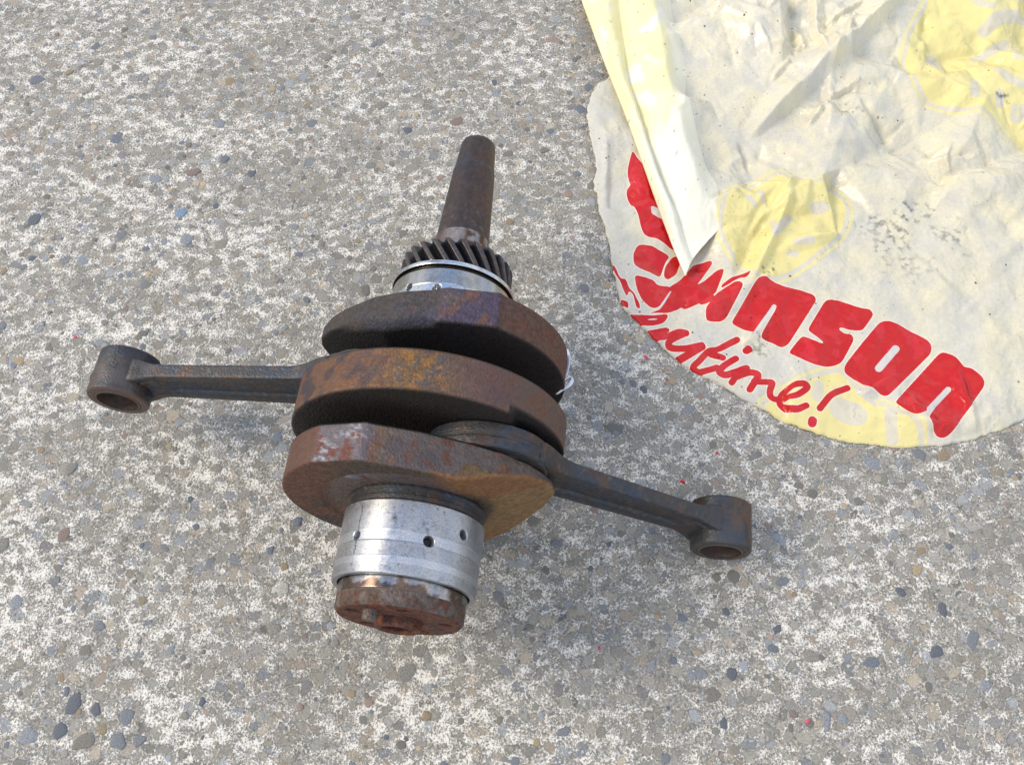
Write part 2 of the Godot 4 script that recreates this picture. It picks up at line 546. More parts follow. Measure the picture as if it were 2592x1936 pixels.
func build_ground() -> void:
	# one sheet; its two halves carry one texture each and meet at the middle line
	var arrays := []
	var half := GX + GW / 2.0
	for k in 2:
		var xs := PackedFloat32Array()
		var x0 := GX if k == 0 else half
		if k == 0:
			xs.append_array([-6.0, -3.0, -1.5, -0.9, -0.6, -0.45])
		for j in 206:
			xs.append(x0 + GW / 2.0 * j / 205.0)
		if k == 1:
			xs.append_array([0.5, 0.6, 0.9, 1.5, 3.0, 6.0])
		var zs := PackedFloat32Array([-6.0, -3.0, -1.5, -0.9, -0.6, -0.45])
		for j in 301:
			zs.append(GZ + GH * j / 300.0)
		zs.append_array([0.3, 0.45, 0.8, 1.5, 3.0, 6.0])
		var p := PackedVector3Array()
		var uv := PackedVector2Array()
		for zz in zs:
			for xx in xs:
				p.append(Vector3(xx, ground_y(xx, zz), zz))
				uv.append(Vector2((xx - x0) / (GW / 2.0), (zz - GZ) / GH))
		arrays.append(grid(p, zs.size(), xs.size(), false, null, uv, true))
	var sheet: ArrayMesh = arrays[0]
	sheet.add_surface_from_arrays(Mesh.PRIMITIVE_TRIANGLES, arrays[1].surface_get_arrays(0))
	for k in 2:
		var m := StandardMaterial3D.new()
		m.resource_name = "exposed aggregate concrete"
		m.albedo_texture = tex["ground%d" % k]
		m.roughness = 0.88
		m.metallic_specular = 0.35
		m.heightmap_enabled = true
		m.heightmap_texture = tex["height%d" % k]
		m.heightmap_scale = 0.06
		sheet.surface_set_material(k, m)
	var g := put("ground", sheet, null, self)
	g.set_meta("kind", "structure")
	# stones: a few shapes, shared
	var rng := RandomNumberGenerator.new()
	rng.seed = 77
	var shapes := []
	for k in 12:
		shapes.append(stone_mesh(rng))
	var tone := [[166, 170, 175], [134, 139, 148], [170, 164, 151], [182, 160, 147], [202, 180, 144], [214, 208, 196], [158, 155, 146], [150, 174, 194]]
	var sm_ := []
	for t in tone:
		for v in 2:
			var sc: float = 0.86 if v else 0.98
			var mm := StandardMaterial3D.new()
			mm.resource_name = "stone"
			mm.albedo_color = Color(t[0] * sc / 255.0, t[1] * sc / 255.0, t[2] * sc / 255.0)
			mm.albedo_texture = tex.stone
			mm.roughness = 0.72
			mm.uv1_triplanar = true
			mm.uv1_world_triplanar = true
			mm.uv1_scale = Vector3.ONE * (22.0 + 9.0 * v)
			mm.heightmap_enabled = true
			mm.heightmap_texture = tex.pits
			mm.heightmap_scale = 0.012
			sm_.append(mm)
	var placed := []
	var cells := {}
	for q in STONES:
		lay_stone(g, shapes[rng.randi() % 12], sm_[int(q[5]) * 2 + rng.randi() % 2], q[0] / 1000.0, q[1] / 1000.0, q[2] / 1000.0 * 0.84 / sqrt(q[3]), q[3], deg_to_rad(q[4]), rng)
		placed.append(Vector3(q[0] / 1000.0, q[1] / 1000.0, q[2] / 1000.0 * 1.3))
	var pick := [0, 0, 1, 2, 2, 2, 6, 6, 6, 3, 4, 5]
	var count := STONES.size()
	while count < 300:
		var r := 0.0018 + 0.0024 * pow(rng.randf(), 2.2)
		var sx := rng.randf_range(-0.34, 0.41)
		var sz := rng.randf_range(-0.34, 0.19)
		if crowded(placed, sx, sz, r * 1.25) or sx > 0.12 and sz < -0.06 - maxf(0.0, 0.2 - sx) * 0.8 and sx < 0.4:
			continue
		placed.append(Vector3(sx, sz, r * 1.25))
		lay_stone(g, shapes[rng.randi() % 12], sm_[pick[rng.randi() % pick.size()] * 2 + rng.randi() % 2], sx, sz, r, rng.randf_range(1.0, 1.7), rng.randf() * PI, rng)
		count += 1
	# the smaller ones, joined
	var mmi := MultiMeshInstance3D.new()
	mmi.name = "small_stones"
	mmi.set_meta("kind", "stuff")
	var mu := MultiMesh.new()
	mu.transform_format = MultiMesh.TRANSFORM_3D
	mu.use_colors = true
	mu.mesh = shapes[3]
	mu.instance_count = 4200
	for i in 4200:
		var r := 0.0007 + 0.0016 * pow(rng.randf(), 2.4)
		var sx := rng.randf_range(-0.36, 0.43)
		var sz := rng.randf_range(-0.36, 0.21)
		var a := rng.randf() * TAU
		var el := rng.randf_range(0.8, 1.5)
		var b := Basis(Vector3.UP, a) * Basis.from_scale(Vector3(r * el, minf(r, 0.0012), r))
		_place(mu, i, Transform3D(b, Vector3(sx, ground_y(sx, sz) + 0.00004, sz)))
		var t: Array = tone[pick[rng.randi() % pick.size()]]
		var k := rng.randf_range(0.74, 1.0)
		mu.set_instance_color(i, lin(t[0] * k, t[1] * k, t[2] * k))
	mmi.multimesh = mu
	var mm2 := StandardMaterial3D.new()
	mm2.resource_name = "small stones"
	mm2.vertex_color_use_as_albedo = true
	mm2.albedo_texture = tex.grain
	mm2.roughness = 0.75
	mm2.uv1_triplanar = true
	mm2.uv1_world_triplanar = true
	mm2.uv1_scale = Vector3.ONE * 30.0
	mmi.material_override = mm2
	g.add_child(mmi, true)


func _place(mu: MultiMesh, i: int, t: Transform3D) -> void:
	mu.set_instance_transform(i, t)


func crowded(placed: Array, x: float, z: float, r: float) -> bool:
	for q in placed:
		if absf(q.x - x) < q.z + r and absf(q.y - z) < q.z + r:
			return true
	return false


func stone_mesh(rng: RandomNumberGenerator) -> ArrayMesh:
	# a worn pebble cut by the surface: an uneven polygon with slightly rounded corners, almost flat on top
	var sides := rng.randi_range(5, 8)
	var knots := PackedVector2Array()
	for i in sides:
		var a := TAU * (i + rng.randf_range(-0.28, 0.28)) / sides
		knots.append(Vector2(cos(a), sin(a)) * rng.randf_range(0.86, 1.16))
	var ring := PackedVector2Array()
	for i in sides:
		var q := knots[i]
		var before := knots[(i + sides - 1) % sides]
		var after := knots[(i + 1) % sides]
		ring.append(q.lerp(before, 0.20))
		ring.append(q.lerp((before + after) * 0.5, 0.10))
		ring.append(q.lerp(after, 0.20))
	var n := ring.size()
	var p := PackedVector3Array()
	var rings := [[0.0, 0.13], [0.6, 0.12], [0.93, 0.075], [1.0, -0.10], [0.9, -0.5]]
	for q in rings:
		for i in n:
			p.append(Vector3(ring[i].x * q[0], q[1] + (rng.randf_range(-0.03, 0.03) if q[0] > 0.3 else 0.0), ring[i].y * q[0]))
	return grid(p, rings.size(), n, true, null, PackedVector2Array(), true)


func lay_stone(g: Node3D, mesh: Mesh, m: Material, x: float, z: float, r: float, el: float, turn: float, rng: RandomNumberGenerator) -> void:
	var o := put("stone", mesh, m, g)
	o.transform = Transform3D(Basis(Vector3.UP, turn) * Basis.from_scale(Vector3(r * el, minf(r, 0.0022), r)) , Vector3(x, ground_y(x, z) + rng.randf_range(0.0, 0.00012), z))


# ------------------------------------------------------------------ crankshaft
# Local axes: x to the right, y up, z towards the flange; the axis of rotation lies along z at height AXIS_H.

func at(u: float, v: float, z: float) -> Vector3:   # mm round the axis
	return Vector3(u / 1000.0, AXIS_H + v / 1000.0, z / 1000.0)


# A closed outline (u, v in mm) as a plate between z_back and z_front, dense enough to carry its stains; front and back may be functions of (u, v).
func plate(outline: PackedVector2Array, z_back: Callable, z_front: Callable, color, bevel := 0.6, center := Vector2.ZERO) -> ArrayMesh:
	var n := outline.size()
	var p := PackedVector3Array()
	var rho := []
	for k in 44:
		rho.append(pow(k / 43.0, 0.8))
	var rows := 0
	for r in rho:                                            # front face, centre to rim
		for q in outline:
			var e := q.distance_to(center)
			var w: Vector2 = center + (q - center) * (r * (e - bevel) / e)
			p.append(at(w.x, w.y, z_front.call(w.x, w.y)))
		rows += 1
	var side := 26
	for k in side + 1:
		var t := float(k) / side
		for q in outline:
			var zf: float = z_front.call(q.x, q.y)
			var zb: float = z_back.call(q.x, q.y)
			var bv := minf(bevel, 0.4 * (zf - zb))
			var z := lerpf(zf - bv, zb + bv, t)
			p.append(at(q.x, q.y, z))
		rows += 1
	for r in range(rho.size() - 1, -1, -2):
		for q in outline:
			var e := q.distance_to(center)
			var w: Vector2 = center + (q - center) * (rho[r] * (e - bevel) / e)
			p.append(at(w.x, w.y, z_back.call(w.x, w.y)))
		rows += 1
	return grid(p, rows, n, true, color)


# A polygon with rounded corners, resampled evenly by angle-free arc length.
func outline_of(corners: Array, step: float, smooth_passes := 2) -> PackedVector2Array:
	var raw := PackedVector2Array()
	for i in corners.size():
		raw.append(Vector2(corners[i][0], corners[i][1]))
	var total := 0.0
	for i in raw.size():
		total += raw[i].distance_to(raw[(i + 1) % raw.size()])
	var n := int(total / step)
	var out := PackedVector2Array()
	var seg := 0
	var run := 0.0
	for k in n:
		var want := total * k / n
		while run + raw[seg].distance_to(raw[(seg + 1) % raw.size()]) < want:
			run += raw[seg].distance_to(raw[(seg + 1) % raw.size()])
			seg += 1
		var l := raw[seg].distance_to(raw[(seg + 1) % raw.size()])
		out.append(raw[seg].lerp(raw[(seg + 1) % raw.size()], (want - run) / l))
	for s in smooth_passes:
		var nx := out.duplicate()
		for k in n:
			nx[k] = out[k] * 0.5 + (out[(k + 1) % n] + out[(k + n - 1) % n]) * 0.25
		out = nx
	return out


func arc(list: Array, r: float, from_deg: float, to_deg: float, steps: int) -> void:
	for k in steps + 1:
		var a := deg_to_rad(lerpf(from_deg, to_deg, float(k) / steps))
		list.append([r * cos(a), r * sin(a)])


func speck(p: Vector3, f: float, lo: float, hi: float, shift := 0.0) -> float:
	return sm(lo, hi, n3(p, f, shift))


func blob(p: Vector3, c: Vector3, r: float) -> float:
	return exp(-p.distance_squared_to(c) / (r * r))


func rust_dark(p: Vector3) -> Color:            # blued, oily steel with a little rust
	var c := Color(0.050, 0.047, 0.046).lerp(Color(0.038, 0.047, 0.062), speck(p, 45.0, -0.1, 0.35, 3.0))
	c = c.lerp(Color(0.105, 0.055, 0.034), 0.62 * speck(p, 75.0, 0.12, 0.42, 7.0))
	c = c.lerp(Color(0.20, 0.19, 0.19), 0.35 * speck(p, 420.0, 0.34, 0.55, 1.0))
	return c * (1.15 + 0.40 * f3(p, 300.0))


func rust_brown(p: Vector3, tint: Color) -> Color:
	var c := tint
	c = c.lerp(Color(0.155, 0.062, 0.032), 0.65 * speck(p, 62.0, 0.05, 0.38, 2.0))
	c = c.lerp(Color(0.060, 0.050, 0.062), 0.62 * speck(p, 50.0, 0.0, 0.40, 11.0))
	c = c.lerp(Color(0.20, 0.105, 0.045), 0.5 * speck(p, 120.0, 0.22, 0.45, 5.0))
	return c * (1.25 + 0.50 * f3(p, 330.0))


func mid_color(p: Vector3) -> Color:
	var u := p.x * 1000.0
	var c := rust_brown(p, Color(0.125, 0.080, 0.058))
	var left := sm(-5.0, -35.0, u)
	c = c.lerp(Color(0.165, 0.078, 0.042), 0.65 * left)
	c = c.lerp(Color(0.052, 0.044, 0.056), left * 0.8 * speck(p, 95.0, -0.08, 0.25, 4.0))
	c = c.lerp(Color(0.150, 0.104, 0.082), 0.65 * sm(12.0, 30.0, u))
	c = c.lerp(Color(0.185, 0.090, 0.052), 0.7 * sm(15.0, 35.0, u) * speck(p, 80.0, 0.0, 0.3, 21.0))
	if p.y > AXIS_H:
		var g := sm(-24.0, -4.0, u) * sm(17.0, 8.0, u)
		var k := g * sm(-0.3, 0.2, n3(p, 110.0, 6.0))
		c = c.lerp(Color(0.160, 0.098, 0.044), 0.7 * k)
		c = c.lerp(Color(0.105, 0.098, 0.105), g * 0.7 * speck(p, 130.0, 0.06, 0.3, 15.0))
		var amber := sm(-0.02, 0.42, n3(p, 150.0, 9.0) + 0.35 * f3(p, 520.0, 2.0))
		c = c.lerp(Color(0.33, 0.155, 0.038), 0.8 * g * amber)
		c = c.lerp(Color(0.46, 0.24, 0.06), 0.7 * g * sm(0.30, 0.55, n3(p, 260.0, 31.0) + 0.25 * f3(p, 700.0)))
		c = c.lerp(Color(0.24, 0.105, 0.040), 0.6 * sm(-44.0, -30.0, u) * sm(-8.0, -22.0, u) * sm(0.0, 0.35, n3(p, 140.0, 17.0)))
		c = c.lerp(Color(0.25, 0.135, 0.075), 0.65 * sm(0.0385, 0.0396, p.z) * sm(0.0409, 0.0403, p.z) * sm(-0.2, 0.2, n3(p, 120.0, 3.0)))
		c = c.lerp(Color(0.17, 0.075, 0.075), 0.5 * blob(p, at(30, 54, 30), 0.013))
	# cheeks inside the gaps: oily steel, with deep shade painted in as near-black
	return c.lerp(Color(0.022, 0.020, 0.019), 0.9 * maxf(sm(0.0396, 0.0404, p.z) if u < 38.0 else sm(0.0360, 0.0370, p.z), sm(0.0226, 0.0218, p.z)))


func rear_color(p: Vector3) -> Color:
	var u := p.x * 1000.0
	var c := Color(0.056, 0.047, 0.043)
	c = c.lerp(Color(0.048, 0.046, 0.060), 0.7 * speck(p, 48.0, -0.1, 0.3, 2.0))
	var flat := sm(0.0, 5.0, u) * sm(29.2, 28.2, u)
	c = c.lerp(Color(0.066, 0.050, 0.078), flat)
	c = c.lerp(Color(0.150, 0.070, 0.050), flat * 0.8 * sm(0.06, 0.28, fbm.get_noise_3d(p.x * 190.0 + p.z * 90.0, 4.0, p.z * 55.0)))
	c = c.lerp(Color(0.110, 0.090, 0.075), 0.85 * flat * blob(p, at(7, 54, -9), 0.0045))
	c = c.lerp(Color(0.044, 0.048, 0.090), 0.7 * blob(p, at(0, 53, 2), 0.004))
	var right := sm(28.0, 29.4, u)
	c = c.lerp(Color(0.112, 0.060, 0.042), right)
	c = c.lerp(Color(0.135, 0.052, 0.030), right * 0.6 * speck(p, 70.0, 0.0, 0.35, 5.0))
	c = c.lerp(Color(0.11, 0.055, 0.036), 0.35 * speck(p, 90.0, 0.2, 0.45, 8.0))
	c = c.lerp(Color(0.040, 0.043, 0.062), 0.7 * sm(-1.0, 0.5, p.z * 1000.0) * sm(4.0, -2.0, u))
	c = c.lerp(Color(0.022, 0.020, 0.019), 0.9 * sm(0.0022, 0.0032, p.z + maxf(0.0, -p.x - 0.022) * 0.30))  # gap-side cheek: oil plus the gap's shade, painted near-black
	return c * (1.20 + 0.45 * f3(p, 330.0))


func front_color(p: Vector3) -> Color:
	var u := p.x * 1000.0
	var v := (p.y - AXIS_H) * 1000.0
	var z := p.z * 1000.0
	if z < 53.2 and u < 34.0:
		return Color(0.022, 0.020, 0.019)  # back cheek, shade of the gap painted into its oily colour
	var c := rust_brown(p, Color(0.125, 0.096, 0.080))
	c = c.lerp(Color(0.118, 0.102, 0.102), 0.55 * sm(-14.0, 0.0, u) * sm(40.0, 22.0, u))
	c = c.lerp(Color(0.150, 0.060, 0.040), 0.8 * speck(p, 110.0, 0.18, 0.36, 3.0) * sm(-10.0, 5.0, u))
	var left := sm(-36.0, -40.0, u)
	c = c.lerp(Color(0.150, 0.066, 0.042), 0.7 * left)
	if v > 30.0 and z < 69.2:
		var flat := sm(-39.5, -37.5, u) * sm(-13.0, -18.0, u)
		c = c.lerp(Color(0.165, 0.140, 0.150), flat)
		c = c.lerp(Color(0.165, 0.055, 0.036), flat * 0.9 * speck(p, 85.0, 0.06, 0.24, 13.0))
		c = c.lerp(Color(0.42, 0.43, 0.47), flat * 0.85 * sm(-0.06, 0.34, fbm.get_noise_3d(p.x * 330.0, p.z * 430.0, 3.0)) * sm(-0.2, 0.25, n3(p, 75.0, 4.0)))
	if z > 62.0 and z > 69.0 - sm(20.0, 24.0, u) * 20.0:
		var r := Vector2(u, v).length()
		var face := Color(0.088, 0.060, 0.036).lerp(Color(0.062, 0.046, 0.034), 0.5 + 0.5 * sin(r * 2.9))
		face = face.lerp(Color(0.150, 0.062, 0.036), 0.75 * sm(-18.0, -46.0, u))
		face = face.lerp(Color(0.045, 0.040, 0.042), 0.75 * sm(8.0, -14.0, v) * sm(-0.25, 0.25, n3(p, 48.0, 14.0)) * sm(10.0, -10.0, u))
		face = face.lerp(Color(0.195, 0.120, 0.050), 0.55 * sm(33.0, 36.0, r) * sm(0.0, 20.0, u))
		c = face * (1.2 + 0.6 * f3(p, 260.0))
	var rr := Vector2(u, v).length()
	var facet := sm(31.0, 37.0, rr + 2.0 * n3(p, 120.0)) * sm(6.0, 20.0, u) * sm(0.0, 0.6, z - (69.0 - maxf(0.0, u - 21.0) * 0.37) + 1.5)
	if z < 52.9:
		facet = 0.0
	if facet > 0.0:
		var oc := Color(0.245, 0.150, 0.062).lerp(Color(0.165, 0.098, 0.045), 0.8 * sm(-0.2, 0.3, fine.get_noise_3d(p.x * 300.0, p.y * 500.0, p.z * 300.0)))
		oc = oc.lerp(Color(0.20, 0.085, 0.035), 0.7 * sm(11.0, 18.0, v) + 0.6 * sm(-20.0, -40.0, v))
		c = c.lerp(oc * (1.3 + 0.5 * f3(p, 330.0)), facet)
	return c


func alu_color(p: Vector3) -> Color:
	var c := Color(0.50, 0.515, 0.54) * (0.96 + 0.22 * n3(p, 55.0, 2.0))
	c = c.lerp(Color(0.30, 0.30, 0.30), 0.45 * speck(p, 190.0, 0.22, 0.45, 6.0))
	c = c.lerp(Color(0.10, 0.095, 0.09), 0.7 * speck(p, 520.0, 0.40, 0.55, 8.0))
	var a := rad_to_deg(atan2(p.y - AXIS_H, p.x))
	var z := p.z * 1000.0
	if z > 70.0:
		# the fine crack that runs along the sleeve, and scuffs
		var wob := 0.9 * fine.get_noise_2d(z * 0.35, 2.0)
		if absf(a - (128.6 + wob - (z - 76.0) * 0.02)) < 0.45 and z > 77.0 and z < 104.0:
			c = c.lerp(Color(0.05, 0.05, 0.05), 0.85)
		c = c.lerp(Color(0.12, 0.12, 0.12), 0.9 * blob(p, at(31.1 * cos(deg_to_rad(97.6)), 31.1 * sin(deg_to_rad(97.6)), 84.0), 0.0011))
		c = c.lerp(Color(0.16, 0.16, 0.16), 0.7 * blob(p, at(10, 29.4, 86), 0.0035) * sm(0.0, 0.3, n3(p, 420.0)))
		c = c.lerp(Color(0.20, 0.20, 0.20), 0.6 * blob(p, at(4, 30.8, 80), 0.003) * sm(0.0, 0.3, n3(p, 380.0, 3.0)))
		if (z > 89.0 and z < 93.2) or (z > 99.4 and z < 102.6):
			c = c.lerp(Color(0.66, 0.68, 0.71), 0.7)
	else:
		c *= 1.45
		c = c.lerp(Color(0.26, 0.24, 0.20), 0.5 * speck(p, 120.0, 0.05, 0.4, 12.0))
		if z < -31.0 and z > -39.4:
			c = c.lerp(Color(0.34, 0.32, 0.27), 0.6)
		if z < -39.4 and z > -41.2:
			c = Color(0.05, 0.04, 0.03)
	return c


func flange_color(p: Vector3) -> Color:
	var z := p.z * 1000.0
	var steel := Color(0.20, 0.185, 0.18).lerp(Color(0.12, 0.075, 0.055), 0.85 * speck(p, 100.0, -0.15, 0.25, 3.0))
	var rim := Color(0.125, 0.082, 0.062).lerp(Color(0.20, 0.175, 0.16), 0.6 * speck(p, 110.0, -0.05, 0.3, 1.0))
	rim = rim.lerp(Color(0.155, 0.062, 0.034), 0.75 * speck(p, 140.0, 0.12, 0.35, 5.0))
	var c := steel.lerp(rim, sm(111.2, 113.2, z + 1.5 * n3(p, 90.0)))
	if z > 118.4:
		c = Color(0.150, 0.052, 0.028).lerp(Color(0.100, 0.040, 0.030), speck(p, 120.0, -0.1, 0.3, 7.0))
		c = c.lerp(Color(0.26, 0.085, 0.022), 0.8 * speck(p, 140.0, 0.2, 0.4, 9.0))
		c = c.lerp(Color(0.17, 0.13, 0.14), 0.7 * blob(p, at(0, 12, 119), 0.006) * sm(0.0, 0.3, n3(p, 500.0, 2.0)))
	return c * (0.95 + 0.4 * f3(p, 300.0))


func shaft_color(p: Vector3) -> Color:
	var z := -p.z * 1000.0
	var c := Color(0.062, 0.041, 0.034).lerp(Color(0.044, 0.041, 0.053), sm(0.003, -0.008, p.x) * sm(-0.4, 0.1, n3(p, 55.0)))
	c = c.lerp(Color(0.098, 0.048, 0.028), 0.75 * sm(0.0, 0.010, p.x) * sm(-0.25, 0.25, n3(p, 50.0, 2.0)))
	c = c.lerp(Color(0.16, 0.13, 0.13), 0.5 * speck(p, 220.0, 0.15, 0.4, 4.0) * sm(100.0, 80.0, z))
	c = c.lerp(Color(0.05, 0.058, 0.075), 0.6 * sm(1.6, 0.0, absf(z - 119.0)))
	if z < 74.5:
		var worn := Color(0.34, 0.31, 0.30).lerp(Color(0.13, 0.07, 0.075), sm(0.0, -0.012, p.x) * 0.9)
		worn = worn.lerp(Color(0.10, 0.045, 0.02), sm(0.001, 0.004, p.x) * sm(-0.15, 0.1, n3(p, 160.0)))
		c = c.lerp(worn, 0.85)
	return c * (0.95 + 0.4 * f3(p, 300.0))


func gear_color(p: Vector3) -> Color:
	var c := Color(0.045, 0.036, 0.034).lerp(Color(0.036, 0.041, 0.05), speck(p, 90.0, -0.1, 0.3))
	return c.lerp(Color(0.135, 0.108, 0.10), 0.75 * sm(0.0274, 0.0280, Vector2(p.x, p.y - AXIS_H).length())) * (0.95 + 0.4 * f3(p, 300.0))


func rod_color(p: Vector3) -> Color:
	var c := rust_dark(p)
	if p.x > 0.128:
		c = c.lerp(Color(0.155, 0.085, 0.042), 0.75 * sm(0.138, 0.158, p.x) * sm(-0.25, 0.2, n3(p, 110.0)))
		c = c.lerp(Color(0.070, 0.080, 0.100), 0.6 * blob(p, Vector3(0.144, 0.03, 0.056), 0.008))
	if p.x < -0.14:
		c = c.lerp(Color(0.120, 0.100, 0.088), 0.75 * sm(-0.3, 0.2, n3(p, 90.0, 4.0)) * sm(0.004, 0.012, p.z))
		c = c.lerp(Color(0.15, 0.085, 0.06), 0.7 * sm(0.0225, 0.0245, p.z))
		c = c.lerp(Color(0.034, 0.038, 0.055), 0.8 * sm(0.008, 0.002, p.z))
	return c


func build_crankshaft() -> void:
	var root := Node3D.new()
	root.name = "crankshaft"
	root.rotation_degrees.y = -YAW
	add_child(root)
	tag(root, "rusty flat-twin engine crankshaft with two connecting rods lying on the concrete", "crankshaft")
	var rusty := metal("rusty forged steel", 0.25, 0.95, 0.050, 26.0, 0.45)
	var oily := metal("oily black steel", 0.3, 0.66, 0.018, 26.0, 0.5)
	var alu := metal("dull aluminium", 0.85, 0.50, 0.0015, 20.0)
	var bright := metal("bright worn steel", 0.9, 0.34, 0.0, 24.0)
	# --- the three webs
	var pts := [[58.6, 8.5], [60.2, -1.0], [56.5, -14.0], [47.0, -27.5], [38.0, -36.5], [24.0, -42.0], [6.0, -47.5], [-10.0, -52.5]]
	arc(pts, 60.2, -100.0, -229.5, 50)
	pts.append_array([[-18.5, 54.2], [-15.5, 53.0], [-11.5, 52.4], [4.0, 49.8], [22.0, 43.6], [37.0, 36.0], [48.0, 26.5], [55.0, 16.5]])
	var face := func(u: float, v: float) -> float:
		var r := Vector2(u, v).length()
		var z := 69.5 - 0.7 * sm(44.0, 42.0, r) + 0.10 * sin(r * 2.9) * sm(44.0, 42.0, r)
		var slope := maxf(0.0, u - 21.0 - 0.004 * v * v * sm(0.0, -30.0, v))
		return minf(z, 69.5 - slope * 0.37)
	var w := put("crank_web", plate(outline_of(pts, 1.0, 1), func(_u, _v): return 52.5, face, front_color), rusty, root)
	w.set_meta("label", "front web beside the flange, with an ochre-brown sloping facet and a scuffed pale flat")
	var ring := []
	arc(ring, 62.5, 0.0, 359.0, 180)
	var notch := func(u: float, v: float) -> float:
		var cut := sm(38.0, 40.5, u) * sm(44.0, 49.5, Vector2(u, v).length())
		return 40.65 - 3.4 * cut * sm(-45.0, -30.0, v)
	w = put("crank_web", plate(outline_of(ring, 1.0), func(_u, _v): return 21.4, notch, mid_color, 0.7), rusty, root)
	w.set_meta("label", "round middle web with orange and ochre rust on its rim")
	var back := [[28.6, 54.0], [29.2, 52.6]]
	arc(back, 59.8, 60.5, -82.0, 50)
	back.append_array([[-6.0, -49.5], [-22.0, -43.6], [-37.0, -36.0], [-48.0, -26.5], [-55.5, -15.0], [-60.0, -2.0], [-58.6, 6.8], [-52.0, 18.5], [-44.0, 27.5], [-29.0, 40.5], [-14.0, 47.8], [-2.0, 51.0], [3.0, 53.6], [5.0, 54.2]])
	var brow := [[-58.6, 6.8], [-52.0, 18.5], [-44.0, 27.5], [-29.0, 40.5], [-14.0, 47.8], [-2.0, 51.0], [3.0, 53.6]]
	var back_face := func(u: float, v: float) -> float:
		var z := 3.5 - maxf(0.0, -u - 22.0) * 0.30
		if u < 3.0 and u > -58.0 and v > 0.0:            # the broad chamfer left of the flat
			for i in 6:
				if u >= brow[i][0] and u < brow[i + 1][0]:
					var top := lerpf(brow[i][1], brow[i + 1][1], (u - brow[i][0]) / (brow[i + 1][0] - brow[i][0]))
					z -= maxf(0.0, v - top + 4.2) * 0.85 * sm(3.0, -1.0, u) * sm(-50.0, -36.0, u)
		return z
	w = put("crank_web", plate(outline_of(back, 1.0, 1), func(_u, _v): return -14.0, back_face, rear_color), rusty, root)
	w.set_meta("label", "dark web nearest the gear with a purple-blue flat on top")
	# --- crank pins in the gaps
	put("crank_pin", lathe([[0.022, -0.0214 + 0.0249], [0.022, 0.0214]], -0.031, AXIS_H, 64, rust_dark), oily, root)
	put("crank_pin", lathe([[0.022, 0.0406], [0.022, 0.0525]], 0.030, AXIS_H + 0.013, 64, rust_dark), oily, root)
	# --- flange side: spacer, sleeve, flange
	put("spacer_ring", lathe(runs([[0.022, 0.0690], [0.0306, 0.0690], [0.0306, 0.0706], [0.0300, 0.0708], [0.0300, 0.0728], [0.0303, 0.0730], [0.0303, 0.0750], [0.020, 0.0750]], 0.003), 0, AXIS_H, 160, rust_dark), oily, root)
	var holes := [[129.5, 91.0, 1.7], [69.0, 91.6, 2.2], [39.6, 84.6, 1.9], [310.0, 91.0, 1.9], [230.0, 91.0, 1.9], [180.0, 91.5, 1.9]]
	var drill := func(t: float, z: float, r: float) -> float:
		var d := 0.0
		if r > 0.0305:
			for q in holes:
				var da := absf(wrapf(rad_to_deg(t) - q[0], -180.0, 180.0))
				if da < 8.0 and absf(z * 1000.0 - q[1]) < 3.0:
					var dist := Vector2(deg_to_rad(da) * 31.1, z * 1000.0 - q[1]).length()
					d = maxf(d, 0.0045 * sm(q[2], q[2] - 0.45, dist) + 0.00035 * sm(q[2] + 0.5, q[2], dist))
		return d
	var sl := put("bearing_sleeve", lathe(runs([[0.0262, 0.0752], [0.0303, 0.0752], [0.0311, 0.0759], [0.0311, 0.0888], [0.03098, 0.0890], [0.03098, 0.0932], [0.0311, 0.0934], [0.0311, 0.0994], [0.03118, 0.0996], [0.03118, 0.1030], [0.0311, 0.1032], [0.0311, 0.1064], [0.0307, 0.1070], [0.0286, 0.1070], [0.0284, 0.1060], [0.0284, 0.0990]], 0.00038), 0, AXIS_H, 560, alu_color, drill), alu, root)
	sl.set_meta("label", "wide dull aluminium bearing sleeve beside the rusty flange")
	for k in 3:      # dark bottoms of the oil holes
		var q: Array = holes[k]
		var a := deg_to_rad(q[0])
		var dsk := CylinderMesh.new()
		dsk.top_radius = 0.0014
		dsk.bottom_radius = 0.0014
		dsk.height = 0.001
		dsk.radial_segments = 20
		var o := put("oil_hole", dsk, plain("oil hole", Color(0.13, 0.13, 0.13), 0.7), sl)
		o.position = Vector3(0.0274 * cos(a), AXIS_H + 0.0274 * sin(a), q[1] / 1000.0)
		o.rotation.z = a - PI / 2
	var fl := put("flywheel_flange", flange_mesh(), rusty, root)
	put("polished_ring", lathe(runs([[0.0274, 0.1125], [0.02775, 0.1121], [0.0278, 0.1117], [0.0278, 0.1050], [0.0274, 0.1046]], 0.0005), 0, AXIS_H, 200, func(p): return Color(0.42, 0.40, 0.39).lerp(Color(0.15, 0.095, 0.07), 0.9 * sm(-0.05, 0.25, n3(p, 110.0, 3.0) + 0.25 * sm(0.109, 0.112, p.z))) * (1.0 + 0.3 * f3(p, 420.0))), metal("polished steel", 0.9, 0.30, 0.0, 24.0), fl)
	put("pilot_collar", lathe(runs([[0.0, 0.108], [0.0066, 0.108], [0.0068, 0.1222], [0.0076, 0.1230], [0.0092, 0.1230], [0.0100, 0.1222], [0.0106, 0.1176]], 0.0012), 0, AXIS_H - 0.0003, 72, flange_color), rusty, fl)
	var pin := put("dowel_pin", lathe(runs([[0.0, 0.1232], [0.0026, 0.1232], [0.0031, 0.1227], [0.0031, 0.1150]], 0.001), -0.0098, AXIS_H + 0.0150, 28, func(p): return Color(0.17, 0.13, 0.115) * (1.0 + 0.5 * f3(p, 400.0))), rusty, fl)
	pin.set_meta("label", "short greyish dowel pin standing out of the flange face")
	# --- gear side: sleeve, gear, shaft
	var holes2 := [[127.4, -30.6, 1.8], [98.0, -28.2, 2.0], [59.3, -29.0, 1.8]]
